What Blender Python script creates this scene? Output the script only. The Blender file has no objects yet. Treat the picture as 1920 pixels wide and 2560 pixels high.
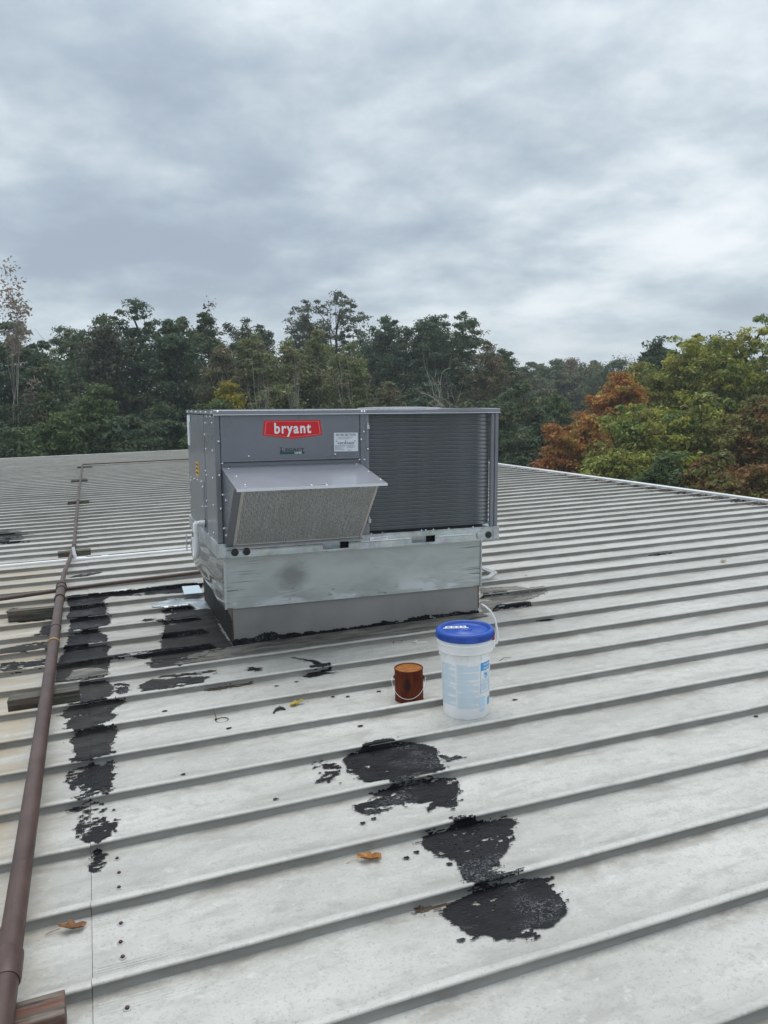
import bpy, math, random
import numpy as np
from mathutils import Vector, Matrix
from mathutils.bvhtree import BVHTree

# ------------------------------------------------------------------ camera, world, sun, exposure
scn = bpy.context.scene
COL = scn.collection
R_ = math.radians

cam_d = bpy.data.cameras.new('camera')
cam = bpy.data.objects.new('camera', cam_d); COL.objects.link(cam)
cam_d.sensor_fit = 'VERTICAL'; cam_d.sensor_height = 36.0; cam_d.lens = 36.0*1971.3/2560
cam_d.clip_start = 0.05; cam_d.clip_end = 3000
CAM_H, PIT, ROL, YAW = 1.7413, -0.14199, 0.027737, -0.354404
rot = Matrix.Rotation(YAW, 3, 'Z') @ Matrix.Rotation(PIT, 3, 'X') @ Matrix.Rotation(ROL, 3, 'Y')
rt, fw, up = rot.col[0], rot.col[1], rot.col[2]
cam.matrix_world = Matrix(((rt[0], up[0], -fw[0], 0), (rt[1], up[1], -fw[1], 0), (rt[2], up[2], -fw[2], CAM_H), (0, 0, 0, 1)))
scn.camera = cam

SUN_EL, SUN_AZ = R_(72), R_(20)
world = bpy.data.worlds.new('World'); scn.world = world; world.use_nodes = True
wt = world.node_tree; wt.nodes.clear()
def WN(t, **k):
    n = wt.nodes.new(t)
    for a, b in k.items(): setattr(n, a, b)
    return n
def wmath(op, a, b=None, clamp=False):
    n = WN('ShaderNodeMath', operation=op, use_clamp=clamp)
    for i, x in enumerate((a, b)):
        if x is None: continue
        if isinstance(x, (int, float)): n.inputs[i].default_value = x
        else: wt.links.new(x, n.inputs[i])
    return n.outputs[0]
sky = WN('ShaderNodeTexSky', sky_type='NISHITA', sun_disc=False)
sky.sun_elevation = SUN_EL; sky.sun_rotation = SUN_AZ
bg_sky = WN('ShaderNodeBackground'); bg_sky.inputs[1].default_value = 0.1
wt.links.new(sky.outputs[0], bg_sky.inputs[0])
tc = WN('ShaderNodeTexCoord'); sep = WN('ShaderNodeSeparateXYZ')
wt.links.new(tc.outputs['Generated'], sep.inputs[0])
zz = wmath('MAXIMUM', sep.outputs[2], 0.0)
den = wmath('ADD', zz, 0.24)
cmb = WN('ShaderNodeCombineXYZ')
wt.links.new(wmath('DIVIDE', sep.outputs[0], den), cmb.inputs[0])
wt.links.new(wmath('DIVIDE', sep.outputs[1], den), cmb.inputs[1])
mp = WN('ShaderNodeMapping'); wt.links.new(cmb.outputs[0], mp.inputs[0])
mp.inputs['Rotation'].default_value = (0, 0, R_(12)); mp.inputs['Scale'].default_value = (1.05, 1.05, 1.0)
mp.inputs['Location'].default_value = (3.1, 1.7, 0)
def wnoise(scale, det, rough, dist):
    n = WN('ShaderNodeTexNoise'); n.inputs['Scale'].default_value = scale; n.inputs['Detail'].default_value = det
    n.inputs['Roughness'].default_value = rough; n.inputs['Distortion'].default_value = dist
    wt.links.new(mp.outputs[0], n.inputs['Vector']); return n.outputs[0]
n_big, n_mid, n_fine = wnoise(0.85, 2.0, .5, .1), wnoise(2.6, 5.0, .5, .15), wnoise(6.5, 8.0, .6, .1)
v = wmath('ADD', wmath('MULTIPLY', n_big, .50), wmath('ADD', wmath('MULTIPLY', n_mid, .36), wmath('MULTIPLY', n_fine, .14)))
ramp = WN('ShaderNodeValToRGB'); wt.links.new(v, ramp.inputs[0])
ce = ramp.color_ramp; ce.interpolation = 'B_SPLINE'
ce.elements[0].position = .38; ce.elements[0].color = (.31, .37, .445, 1)
ce.elements[1].position = .62; ce.elements[1].color = (.84, .885, .91, 1)
for p, c in ((.435, (.375, .445, .52, 1)), (.485, (.47, .545, .605, 1)), (.54, (.625, .69, .735, 1))):
    e = ce.elements.new(p); e.color = c
# low cloud near the horizon is paler, the deck overhead is thinner and brighter
hz = WN('ShaderNodeMapRange', interpolation_type='SMOOTHSTEP'); wt.links.new(zz, hz.inputs[0])
hz.inputs[1].default_value = 0.0; hz.inputs[2].default_value = .17; hz.inputs[3].default_value = .45; hz.inputs[4].default_value = 0.0
mxh = WN('ShaderNodeMix', data_type='RGBA'); wt.links.new(hz.outputs[0], mxh.inputs[0])
wt.links.new(ramp.outputs[0], mxh.inputs[6]); mxh.inputs[7].default_value = (.55, .625, .665, 1)
zen = WN('ShaderNodeMapRange', interpolation_type='SMOOTHSTEP'); wt.links.new(zz, zen.inputs[0])
zen.inputs[1].default_value = .30; zen.inputs[2].default_value = 1.0; zen.inputs[3].default_value = 1.0; zen.inputs[4].default_value = 1.75
bg_cl = WN('ShaderNodeBackground'); wt.links.new(mxh.outputs[2], bg_cl.inputs[0]); wt.links.new(zen.outputs[0], bg_cl.inputs[1])
mixs = WN('ShaderNodeMixShader'); mixs.inputs[0].default_value = .94
wt.links.new(bg_sky.outputs[0], mixs.inputs[1]); wt.links.new(bg_cl.outputs[0], mixs.inputs[2])
wo = WN('ShaderNodeOutputWorld'); wt.links.new(mixs.outputs[0], wo.inputs[0])

sun_d = bpy.data.lights.new('sun', 'SUN'); sun = bpy.data.objects.new('sun', sun_d); COL.objects.link(sun)
sun_d.energy = 1.5; sun_d.angle = R_(45); sun_d.color = (1, .97, .93)
sd = Vector((math.sin(SUN_AZ)*math.cos(SUN_EL), math.cos(SUN_AZ)*math.cos(SUN_EL), math.sin(SUN_EL)))
sun.rotation_euler = sd.to_track_quat('Z', 'Y').to_euler()
scn.view_settings.view_transform = 'Standard'; scn.view_settings.look = 'None'
scn.view_settings.gamma = 1.0; scn.view_settings.exposure = 0.25; scn.view_settings.use_curve_mapping = False
scn.render.engine = 'CYCLES'

HAZE = .0010
# ------------------------------------------------------------------ helpers
rng = np.random.default_rng(7); random.seed(7)

def tag(o, label=None, cat=None, group=None, kind=None):
    if label: o['label'] = label
    if cat: o['category'] = cat
    if group: o['group'] = group
    if kind: o['kind'] = kind
    return o
def empty(name, loc=(0, 0, 0), rz=0.0):
    o = bpy.data.objects.new(name, None); COL.objects.link(o); o.empty_display_size = .1
    o.location = loc; o.rotation_euler = (0, 0, rz); return o
def link_mesh(name, me, parent=None, mat=None):
    o = bpy.data.objects.new(name, me); COL.objects.link(o)
    if parent: o.parent = parent
    if mat and not me.materials: me.materials.append(mat)
    return o
def np_mesh(name, V, F, mat=None, smooth=False, col=None):
    """V (n,3), F (m,4) or (m,3) index arrays"""
    me = bpy.data.meshes.new(name); V = np.asarray(V, np.float32); F = np.asarray(F, np.int32)
    k = F.shape[1]
    me.vertices.add(len(V)); me.vertices.foreach_set('co', V.ravel())
    me.loops.add(F.size); me.loops.foreach_set('vertex_index', F.ravel())
    me.polygons.add(len(F)); me.polygons.foreach_set('loop_start', np.arange(len(F), dtype=np.int32)*k)
    me.polygons.foreach_set('loop_total', np.full(len(F), k, np.int32))
    if smooth: me.polygons.foreach_set('use_smooth', np.ones(len(F), bool))
    if col is not None:
        a = me.color_attributes.new('Col', 'FLOAT_COLOR', 'POINT')
        a.data.foreach_set('color', np.hstack([col, np.ones((len(col), 1))]).astype(np.float32).ravel())
    me.update(calc_edges=True)
    if mat: me.materials.append(mat)
    return me

class MB:
    """collects simple solids into one mesh"""
    def __init__(s): s.V, s.F, s.S = [], [], []
    def add(s, V, F, smooth=False):
        n = len(s.V); s.V += [tuple(v) for v in V]; s.F += [tuple(i+n for i in f) for f in F]; s.S += [smooth]*len(F); return s
    def box(s, x0, x1, y0, y1, z0, z1):
        V = [(x0, y0, z0), (x1, y0, z0), (x1, y1, z0), (x0, y1, z0), (x0, y0, z1), (x1, y0, z1), (x1, y1, z1), (x0, y1, z1)]
        return s.add(V, [(0, 3, 2, 1), (4, 5, 6, 7), (0, 1, 5, 4), (1, 2, 6, 5), (2, 3, 7, 6), (3, 0, 4, 7)])
    def prism(s, poly, axis, a, b):
        """poly: 2D outline in the other two axes (x,z for 'y'; y,z for 'x'; x,y for 'z')"""
        n = len(poly)
        def P(p, t): return {'y': (p[0], t, p[1]), 'x': (t, p[0], p[1]), 'z': (p[0], p[1], t)}[axis]
        V = [P(p, a) for p in poly]+[P(p, b) for p in poly]
        F = [tuple(range(n))[::-1], tuple(range(n, 2*n))]+[(i, (i+1) % n, n+(i+1) % n, n+i) for i in range(n)]
        return s.add(V, F)
    def tube(s, path, r, seg=12, cap=True):
        P = [Vector(p) for p in path]; rs = r if hasattr(r, '__len__') else [r]*len(P)
        V, F = [], []; ref = None
        for i, p in enumerate(P):
            t = (P[min(i+1, len(P)-1)]-P[max(i-1, 0)]).normalized()
            if ref is None: ref = t.orthogonal().normalized()
            ref = (ref-t*ref.dot(t)).normalized(); b = t.cross(ref)
            for j in range(seg):
                a = 2*math.pi*j/seg; V.append(p+(ref*math.cos(a)+b*math.sin(a))*rs[i])
        for i in range(len(P)-1):
            for j in range(seg):
                F.append((i*seg+j, i*seg+(j+1) % seg, (i+1)*seg+(j+1) % seg, (i+1)*seg+j))
        s.add(V, F, True)
        if cap: s.add(V[:seg], [tuple(range(seg))[::-1]]); s.add(V[-seg:], [tuple(range(seg))])
        return s
    def lathe(s, prof, c=(0, 0, 0), seg=48, a0=0, a1=2*math.pi, smooth=True):
        full = abs(a1-a0-2*math.pi) < 1e-6; m = seg if full else seg+1
        V = [(c[0]+r*math.cos(a0+(a1-a0)*j/seg), c[1]+r*math.sin(a0+(a1-a0)*j/seg), c[2]+z) for r, z in prof for j in range(m)]
        F = []
        for i in range(len(prof)-1):
            for j in range(seg):
                k = (j+1) % m; F.append((i*m+j, i*m+k, (i+1)*m+k, (i+1)*m+j))
        return s.add(V, F, smooth)
    def build(s, name, mat, parent=None, bevel=0, seg=2):
        me = bpy.data.meshes.new(name); me.from_pydata(s.V, [], s.F)
        me.polygons.foreach_set('use_smooth', s.S); me.validate(); me.update()
        o = link_mesh(name, me, parent, mat)
        if bevel:
            b = o.modifiers.new('bevel', 'BEVEL'); b.width = bevel; b.segments = seg; b.limit_method = 'ANGLE'; b.angle_limit = R_(40)
        return o

def text_mesh(txt, size, bold=0.0, sx=1.0, ext=0.0006, space=1.0):
    cu = bpy.data.curves.new('lettering', 'FONT'); cu.body = txt; cu.size = size; cu.offset = bold; cu.extrude = ext; cu.resolution_u = 4; cu.space_character = space
    cu.align_x = 'CENTER'
    o = bpy.data.objects.new('lettering', cu); COL.objects.link(o)
    bpy.context.view_layer.update()
    me = bpy.data.meshes.new_from_object(o.evaluated_get(bpy.context.evaluated_depsgraph_get()))
    bpy.data.objects.remove(o); bpy.data.curves.remove(cu)
    me.transform(Matrix.Diagonal((sx, 1, 1, 1)))
    return me
def text_front(txt, size, x, y, z, mat, parent, name='lettering', bold=0.0, sx=1.0, space=1.0):
    """letters standing on a face that looks towards -y"""
    me = text_mesh(txt, size, bold, sx, .0006, space); me.transform(Matrix.Translation((x, y, z)) @ Matrix.Rotation(R_(90), 4, 'X'))
    me.materials.clear(); me.materials.append(mat); me.name = name
    return link_mesh(name, me, parent)

# value noise in numpy
_perm = rng.permutation(4096)
def vnoise(x, y, seed=0):
    xi = np.floor(x).astype(np.int64); yi = np.floor(y).astype(np.int64); fx = x-xi; fy = y-yi
    fx = fx*fx*(3-2*fx); fy = fy*fy*(3-2*fy)
    def h(a, b): return _perm[(_perm[(a+seed*17) & 4095]+b) & 4095]/4095.0
    return (h(xi, yi)*(1-fx)+h(xi+1, yi)*fx)*(1-fy)+(h(xi, yi+1)*(1-fx)+h(xi+1, yi+1)*fx)*fy
def fbm(x, y, seed=0, oct=4, gain=.5):
    t = 0; a = 1.0; n = 0
    for i in range(oct): t = t+a*vnoise(x*2**i+13.7*i, y*2**i-7.1*i, seed+i); n += a; a *= gain
    return t/n

# ------------------------------------------------------------------ materials
def mat(name, base=(.5, .5, .5), rough=.5, metal=0.0, spec=.5, coat=0.0):
    m = bpy.data.materials.new(name); m.use_nodes = True; nt = m.node_tree; b = nt.nodes['Principled BSDF']
    b.inputs['Base Color'].default_value = (*base, 1); b.inputs['Roughness'].default_value = rough
    b.inputs['Metallic'].default_value = metal; b.inputs['Specular IOR Level'].default_value = spec
    if coat: b.inputs['Coat Weight'].default_value = coat; b.inputs['Coat Roughness'].default_value = .12
    return m
class NT:
    def __init__(s, m): s.m, s.t = m, m.node_tree; s.b = s.t.nodes['Principled BSDF']; s.geo = None
    def n(s, t, **k):
        q = s.t.nodes.new(t)
        for a, b in k.items(): setattr(q, a, b)
        return q
    def L(s, a, b): s.t.links.new(a, b)
    def pos(s): return s.n('ShaderNodeNewGeometry').outputs['Position']
    def obj(s): return s.n('ShaderNodeTexCoord').outputs['Object']
    def mapping(s, src, scale=(1, 1, 1), loc=(0, 0, 0)):
        q = s.n('ShaderNodeMapping'); s.L(src, q.inputs[0]); q.inputs['Scale'].default_value = scale; q.inputs['Location'].default_value = loc; return q.outputs[0]
    def noise(s, src, scale, det=4, rough=.5, dist=0.0):
        q = s.n('ShaderNodeTexNoise'); s.L(src, q.inputs['Vector']); q.inputs['Scale'].default_value = scale; q.inputs['Detail'].default_value = det
        q.inputs['Roughness'].default_value = rough; q.inputs['Distortion'].default_value = dist; return q.outputs[0]
    def rng(s, src, a, b, c=0.0, d=1.0, smooth=True):
        q = s.n('ShaderNodeMapRange', interpolation_type='SMOOTHSTEP' if smooth else 'LINEAR'); s.L(src, q.inputs[0])
        for i, x in enumerate((a, b, c, d)): q.inputs[i+1].default_value = x
        return q.outputs[0]
    def math(s, op, a, b=None):
        q = s.n('ShaderNodeMath', operation=op)
        for i, x in enumerate((a, b)):
            if x is None: continue
            if isinstance(x, (int, float)): q.inputs[i].default_value = x
            else: s.L(x, q.inputs[i])
        return q.outputs[0]
    def mix(s, f, a, b):
        q = s.n('ShaderNodeMix', data_type='RGBA')
        for i, x in ((0, f), (6, a), (7, b)):
            if isinstance(x, tuple): q.inputs[i].default_value = (*x, 1)
            elif isinstance(x, (int, float)): q.inputs[i].default_value = x
            else: s.L(x, q.inputs[i])
        return q.outputs[2]
    def color(s, c): s.L(c, s.b.inputs['Base Color'])
    def rough(s, c): s.L(c, s.b.inputs['Roughness'])
    def bump(s, h, st=.3, d=.01):
        q = s.n('ShaderNodeBump'); q.inputs['Strength'].default_value = st; q.inputs['Distance'].default_value = d
        s.L(h, q.inputs['Height']); s.L(q.outputs[0], s.b.inputs['Normal'])

# roof paint: chalky grey-white, speckled, water-stained; rusty run-off left of the pipe
M_roof = mat('roof_paint', (.5, .52, .52), .42, spec=.45)
q = NT(M_roof); P = q.pos()
big = q.noise(q.mapping(P, (.55, 1.3, 1)), 1.1, 4, .6)
c = q.mix(q.rng(big, .3, .72), (.39, .382, .352), (.53, .522, .487))
stain = q.noise(q.mapping(P, (1.2, 5.0, 1)), 1.7, 6, .62, .6)
c = q.mix(q.math('MULTIPLY', q.rng(stain, .50, .70), .50), c, (.29, .275, .245))
blot = q.noise(q.mapping(P, (2.2, 3.2, 1)), 3.1, 5, .6, .8)
c = q.mix(q.math('MULTIPLY', q.rng(blot, .60, .74), .35), c, (.62, .63, .61))
mot = q.noise(q.mapping(P, (1, 1.3, 1), (3, 1, 0)), 11, 8, .72, .3)
c = q.mix(q.math('MULTIPLY', q.rng(mot, .46, .66), .42), c, (.285, .275, .25))
mo2 = q.noise(q.mapping(P, (1, 1.5, 1), (9, 4, 0)), 16, 7, .7, .4)
c = q.mix(q.math('MULTIPLY', q.rng(mo2, .55, .70), .45), c, (.60, .605, .58))
spk = q.noise(P, 95, 2, .6)
c = q.mix(q.math('MULTIPLY', q.rng(spk, .56, .70), .50), c, (.26, .255, .24))
sp2 = q.noise(q.mapping(P, (1, 1, 1), (5, 3, 1)), 30, 4, .62)
c = q.mix(q.math('MULTIPLY', q.rng(sp2, .57, .74), .30), c, (.33, .33, .315))
# broken brown dirt lines washed against the seams
ob = q.n('ShaderNodeSeparateXYZ'); q.L(q.obj(), ob.inputs[0])
dl = q.math('MULTIPLY', q.rng(ob.outputs[1], .29, .405), q.rng(q.noise(q.mapping(P, (1.3, 3, 1), (2, 7, 0)), 1.9, 6, .66, .5), .42, .62))
c = q.mix(q.math('MULTIPLY', dl, .72), c, (.21, .185, .155))
# rust run-off beside the pipe
sp = q.n('ShaderNodeSeparateXYZ'); q.L(P, sp.inputs[0])
rx = q.math('MULTIPLY', q.rng(sp.outputs[0], -.36, -.48), q.rng(sp.outputs[0], -1.9, -.9))
rx2 = q.math('MULTIPLY', q.rng(sp.outputs[0], -.20, -.33), q.rng(sp.outputs[0], -.9, -.4))
ry = q.math('MULTIPLY', q.rng(sp.outputs[1], 1.5, 2.6), q.rng(sp.outputs[1], 10.2, 8.6))
rn = q.noise(q.mapping(P, (.8, 9, 1)), 1.3, 5, .6, .4)
rm = q.math('MULTIPLY', q.math('MULTIPLY', q.math('MAXIMUM', rx, q.math('MULTIPLY', rx2, .5)), ry), q.rng(rn, .30, .56))
c = q.mix(q.math('MULTIPLY', rm, .68), c, (.345, .27, .17))
# weathered dirt around the curb
gy = q.math('MULTIPLY', q.rng(sp.outputs[1], 4.6, 5.6), q.rng(sp.outputs[1], 8.6, 7.4))
gx = q.math('MULTIPLY', q.rng(sp.outputs[0], -.8, .6), q.rng(sp.outputs[0], 4.3, 3.0))
gn = q.noise(q.mapping(P, (1.0, 3.5, 1)), 2.3, 6, .65, .7)
c = q.mix(q.math('MULTIPLY', q.math('MULTIPLY', gy, gx), q.rng(gn, .42, .6, .12, .7)), c, (.235, .215, .185))
q.color(c)
q.rough(q.rng(big, .3, .7, .36, .50)); q.bump(q.noise(q.mapping(P, (1, 2.2, 1)), 7, 3, .5), .12, .012)

M_rib = mat('shaded_rib_paint', (.28, .28, .265), .38, spec=.45)  # roof paint darkened on the upright rib sides, their shade put into the colour
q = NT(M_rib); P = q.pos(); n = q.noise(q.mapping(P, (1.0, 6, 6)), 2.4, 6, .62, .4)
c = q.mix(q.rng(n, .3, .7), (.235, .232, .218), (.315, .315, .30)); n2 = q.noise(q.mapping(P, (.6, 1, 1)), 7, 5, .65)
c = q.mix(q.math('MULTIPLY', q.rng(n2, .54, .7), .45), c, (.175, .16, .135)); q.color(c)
M_tar = mat('roof_cement', (.024, .024, .027), .55, spec=.16)
q = NT(M_tar); P = q.pos()
n1 = q.noise(q.mapping(P, (1, 1.6, 1)), 9, 5, .62, .6)
c = q.mix(q.rng(n1, .35, .7), (.0065, .0066, .0082), (.0165, .0165, .0195))
n2 = q.noise(q.mapping(P, (60, 130, 1)), 1, 3, .6, .8)
c = q.mix(q.math('MULTIPLY', q.rng(n2, .64, .76), .4), c, (.12, .125, .135))
cr1 = q.noise(q.mapping(P, (34, 46, 30)), 1, 3, .6, 1.2); cr2 = q.noise(q.mapping(P, (3.2, 4.4, 3)), 1, 2, .5)
ln = q.math('MULTIPLY', q.rng(q.math('ABSOLUTE', q.math('SUBTRACT', cr1, .5)), .020, .006), q.rng(cr2, .50, .60))
c = q.mix(q.math('MULTIPLY', ln, .6), c, (.26, .27, .28))
q.color(c); q.rough(q.rng(n1, .35, .7, .45, .68)); q.bump(q.noise(q.mapping(P, (40, 110, 40)), 1, 4, .6), .6, .006)
M_oldtar = mat('weathered_roof_cement', (.05, .05, .045), .7, spec=.3)
q = NT(M_oldtar); P = q.pos()
n1 = q.noise(q.mapping(P, (1, 2.2, 1)), 5, 6, .62, .6)
c = q.mix(q.rng(n1, .3, .72), (.0085, .009, .009), (.033, .032, .029))
n3 = q.noise(q.mapping(P, (18, 60, 18)), 1, 5, .62, .7)
c = q.mix(q.math('MULTIPLY', q.rng(n3, .56, .74), .35), c, (.16, .155, .145))
q.color(c); q.bump(q.noise(q.mapping(P, (30, 90, 30)), 1, 4, .6), .7, .007)
M_grime = mat('grimy_flashing', (.12, .115, .10), .7)
q = NT(M_grime); P = q.pos()
n1 = q.noise(q.mapping(P, (1.2, 4, 1)), 3.2, 6, .65, .5)
c = q.mix(q.rng(n1, .32, .68), (.055, .052, .045), (.20, .19, .165)); q.color(c)
q.bump(q.noise(P, 60, 4, .6), .4, .004)

def paint(name, base, rough, coat=0.0, var=.12, nscale=2.0, metal=0.0):
    m = mat(name, base, rough, metal, .5, coat); q = NT(m); P = q.obj()
    n = q.noise(P, nscale, 5, .6)
    c = q.mix(q.rng(n, .3, .7), tuple(x*(1-var) for x in base), tuple(min(1, x*(1+var)) for x in base)); q.color(c)
    q.rough(q.rng(n, .3, .7, rough*.85, rough*1.15)); return m, q
M_gray, q = paint('grey_cabinet_paint', (.180, .187, .212), .30, .25, .07, 1.5)
q.bump(q.noise(q.mapping(q.obj(), (1.0, 1.0, 2.2)), 2.6, 2, .4), .10, .02)
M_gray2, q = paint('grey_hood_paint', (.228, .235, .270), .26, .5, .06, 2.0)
M_hood, q = paint('glossy_skylit_hood_paint', (.29, .30, .335), .24, .6, .05, 2.0)  # lighter grey for the hood top alone, sky sheen put into the colour
M_darkgap = mat('dark_gap', (.012, .012, .014), .8)
M_galv = mat('galvanised_steel', (.52, .56, .58), .38, .85)
q = NT(M_galv); P = q.obj()
n = q.noise(q.mapping(P, (3, 3, 3)), 2.2, 6, .6, .6); sp_ = q.n('ShaderNodeTexVoronoi'); q.L(P, sp_.inputs['Vector']); sp_.inputs['Scale'].default_value = 55
c = q.mix(q.rng(n, .3, .7), (.40, .44, .46), (.64, .68, .69)); c = q.mix(.10, c, sp_.outputs['Color']); q.color(c)
q.rough(q.rng(n, .3, .7, .30, .50)); q.bump(q.noise(P, 3.5, 2, .4), .12, .02)
# adapter skirt: dull zinc with scuffs, dark streaks and a sooty hand smear
M_zinc = mat('dull_zinc_sheet', (.5, .54, .54), .45, .6)
q = NT(M_zinc); P = q.obj()
n = q.noise(q.mapping(P, (1.2, 1, 2.5)), 1.8, 5, .6, .4)
c = q.mix(q.rng(n, .3, .7), (.40, .43, .425), (.53, .565, .56))
wv = q.noise(q.mapping(P, (1.4, 1, 5)), 1.6, 3, .55, 1.2); sz = q.n('ShaderNodeSeparateXYZ'); q.L(P, sz.inputs[0])
c = q.mix(q.math('MULTIPLY', q.math('MULTIPLY', q.rng(wv, .5, .6), q.rng(sz.outputs[2], -.2, -.36)), .6), c, (.74, .80, .84))
sm = q.n('ShaderNodeVectorMath', operation='DISTANCE'); q.L(q.mapping(P, (1, 0, 1.25)), sm.inputs[0]); sm.inputs[1].default_value = (.56, 0, -.215)
c = q.mix(q.math('MULTIPLY', q.rng(q.math('ADD', sm.outputs['Value'], q.math('MULTIPLY', q.math('SUBTRACT', q.noise(q.mapping(P, (5, 1, 9)), 1, 5, .6, .6), .5), .22)), .19, .02), .62), c, (.16, .155, .15))
st = q.noise(q.mapping(P, (2.2, 1, 110)), 1, 2, .5, .15)
edge = q.math('MAXIMUM', q.rng(sz.outputs[0], .40, .06), q.math('MULTIPLY', q.rng(sz.outputs[0], 1.70, 2.05), .8))
c = q.mix(q.math('MULTIPLY', q.math('MULTIPLY', q.rng(st, .60, .66), edge), .9), c, (.05, .06, .06))
st2 = q.noise(q.mapping(P, (7, 1, 60), (3, 0, 2)), 1, 4, .6, .3)
c = q.mix(q.math('MULTIPLY', q.math('MULTIPLY', q.rng(st2, .60, .70), q.rng(sz.outputs[2], -.20, -.33)), .85), c, (.07, .08, .08))
q.color(c); q.rough(q.rng(n, .3, .7, .38, .55))
q.bump(q.noise(P, 2.2, 2, .4), .10, .02)
M_wavy = mat('oil_canned_zinc', (.44, .46, .46), .2, .95)
q = NT(M_wavy); P = q.obj()
q.bump(q.noise(q.mapping(P, (1, 1.3, 4.0)), 1.5, 1, .4, .3), .25, .06)
M_curb, q = paint('weathered_curb_steel', (.27, .262, .254), .42, 0, .14, 1.6, .2)
q.bump(q.noise(q.obj(), 2.0, 2, .4), .12, .02)
M_rust = mat('rust', (.20, .075, .02), .85)
q = NT(M_rust); n = q.noise(q.obj(), 14, 6, .65); q.color(q.mix(q.rng(n, .3, .7), (.04, .026, .022), (.20, .085, .028)))
M_canside = mat('rusted_can_side', (.075, .020, .011), .92, spec=.15)
q = NT(M_canside); n = q.noise(q.mapping(q.obj(), (1, 1, .5)), 22, 6, .65, .3)
c = q.mix(q.rng(n, .3, .7), (.085, .018, .011), (.145, .036, .015))
so = q.n('ShaderNodeVectorMath', operation='DISTANCE'); q.L(q.mapping(q.obj(), (1, 0, .38)), so.inputs[0]); so.inputs[1].default_value = (-.004, 0, .045)
c = q.mix(q.math('MULTIPLY', q.rng(q.math('ADD', so.outputs['Value'], q.math('MULTIPLY', q.noise(q.obj(), 40, 3, .6), .03)), .045, .02), .9), c, (.016, .012, .016)); q.color(c)
q.bump(n, .2, .004)
M_canlid = mat('rusted_can_lid', (.28, .10, .02), .85, spec=.25)
q = NT(M_canlid); n = q.noise(q.obj(), 45, 6, .7); q.color(q.mix(q.rng(n, .3, .7), (.20, .065, .018), (.36, .145, .035)))
M_pipe = mat('brown_pipe_paint', (.10, .066, .058), .48)
q = NT(M_pipe); n = q.noise(q.mapping(q.pos(), (1, .5, 1)), 9, 6, .65, .3)
c = q.mix(q.rng(n, .3, .7), (.050, .026, .021), (.088, .050, .040)); n2 = q.noise(q.pos(), 60, 3, .6)
c = q.mix(q.math('MULTIPLY', q.rng(n2, .62, .74), .4), c, (.16, .10, .07)); q.color(c); q.bump(n2, .12, .002)
M_brass = mat('pale_ring', (.30, .20, .08), .5)
M_pvc, q = paint('white_pvc', (.80, .81, .82), .35, 0, .05, 3)
M_wood = mat('old_timber', (.12, .10, .08), .85)
q = NT(M_wood); P = q.obj(); n = q.noise(q.mapping(P, (2, 22, 26)), 2.2, 6, .6, .5)
c = q.mix(q.rng(n, .3, .7), (.028, .026, .020), (.135, .120, .098))
n2 = q.noise(P, 9, 4, .6); c = q.mix(q.math('MULTIPLY', q.rng(n2, .5, .66), .6), c, (.050, .060, .028))
n3 = q.noise(q.mapping(P, (1, 1, 1), (4, 2, 7)), 8, 3, .6); c = q.mix(q.math('MULTIPLY', q.rng(n3, .60, .74), .35), c, (.13, .06, .035)); q.color(c)
q.bump(n, .6, .006)
M_wood2 = mat('rust_stained_timber', (.12, .08, .06), .85)
q = NT(M_wood2); P = q.obj(); n = q.noise(q.mapping(P, (2, 24, 30)), 2.2, 6, .6, .5)
c = q.mix(q.rng(n, .3, .7), (.035, .028, .024), (.21, .17, .14)); n2 = q.noise(q.mapping(P, (1, 3, 3)), 9, 4, .6)
c = q.mix(q.math('MULTIPLY', q.rng(n2, .44, .60), .7), c, (.14, .050, .030)); q.color(c); q.bump(n, .8, .008)
M_red = mat('sign_red', (.62, .012, .022), .35)
M_white = mat('white_print', (.80, .80, .80), .45)
M_pinkline = mat('sign_outline', (.80, .25, .24), .4)
M_black = mat('black_print', (.015, .016, .02), .5)
M_green = mat('dark_green_print', (.012, .085, .075), .5)
M_label, q = paint('paper_label', (.68, .72, .78), .5, 0, .05, 8)
M_greytext = mat('grey_fine_print', (.30, .32, .36), .6)
M_yellow = mat('caution_yellow', (.68, .40, .04), .5)
M_screw = mat('zinc_screw', (.70, .72, .75), .25, .9)
M_coil = mat('condenser_fins', (.080, .105, .130), .42, .55)
q = NT(M_coil); P = q.obj()
fin = q.noise(q.mapping(P, (260, 260, 3)), 1, 2, .6); n = q.noise(P, 3, 4, .6)
c = q.mix(q.rng(n, .3, .7), (.074, .083, .089), (.118, .129, .136)); c = q.mix(q.math('MULTIPLY', q.rng(fin, .56, .72), .35), c, (.22, .25, .28)); xo = q.n('ShaderNodeSeparateXYZ'); q.L(P, xo.inputs[0]); c = q.mix(q.math('MULTIPLY', q.rng(q.math('ADD', xo.outputs[0], q.math('MULTIPLY', n, .06)), 2.05, 2.17), .8), c, (.62, .65, .67))  # colour pales towards the right bend, a painted highlight
q.color(c); q.bump(fin, .5, .003)
M_tube = mat('coil_tube_band', (.20, .225, .245), .35, .5)
M_filter = mat('aluminium_filter_mesh', (.22, .22, .20), .5, .25)
q = NT(M_filter); P = q.obj()
wv = q.n('ShaderNodeTexWave', wave_type='BANDS', bands_direction='X'); q.L(q.mapping(P, (1, .0, .22)), wv.inputs['Vector'])
wv.inputs['Scale'].default_value = 38; wv.inputs['Distortion'].default_value = 2.5; wv.inputs['Detail'].default_value = 3; wv.inputs['Detail Scale'].default_value = 3.0
f2 = q.noise(P, 75, 3, .7); n = q.noise(P, 4, 4, .6)
hgt = q.math('ADD', q.math('MULTIPLY', wv.outputs[1], .45), q.math('MULTIPLY', f2, .55))
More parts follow.
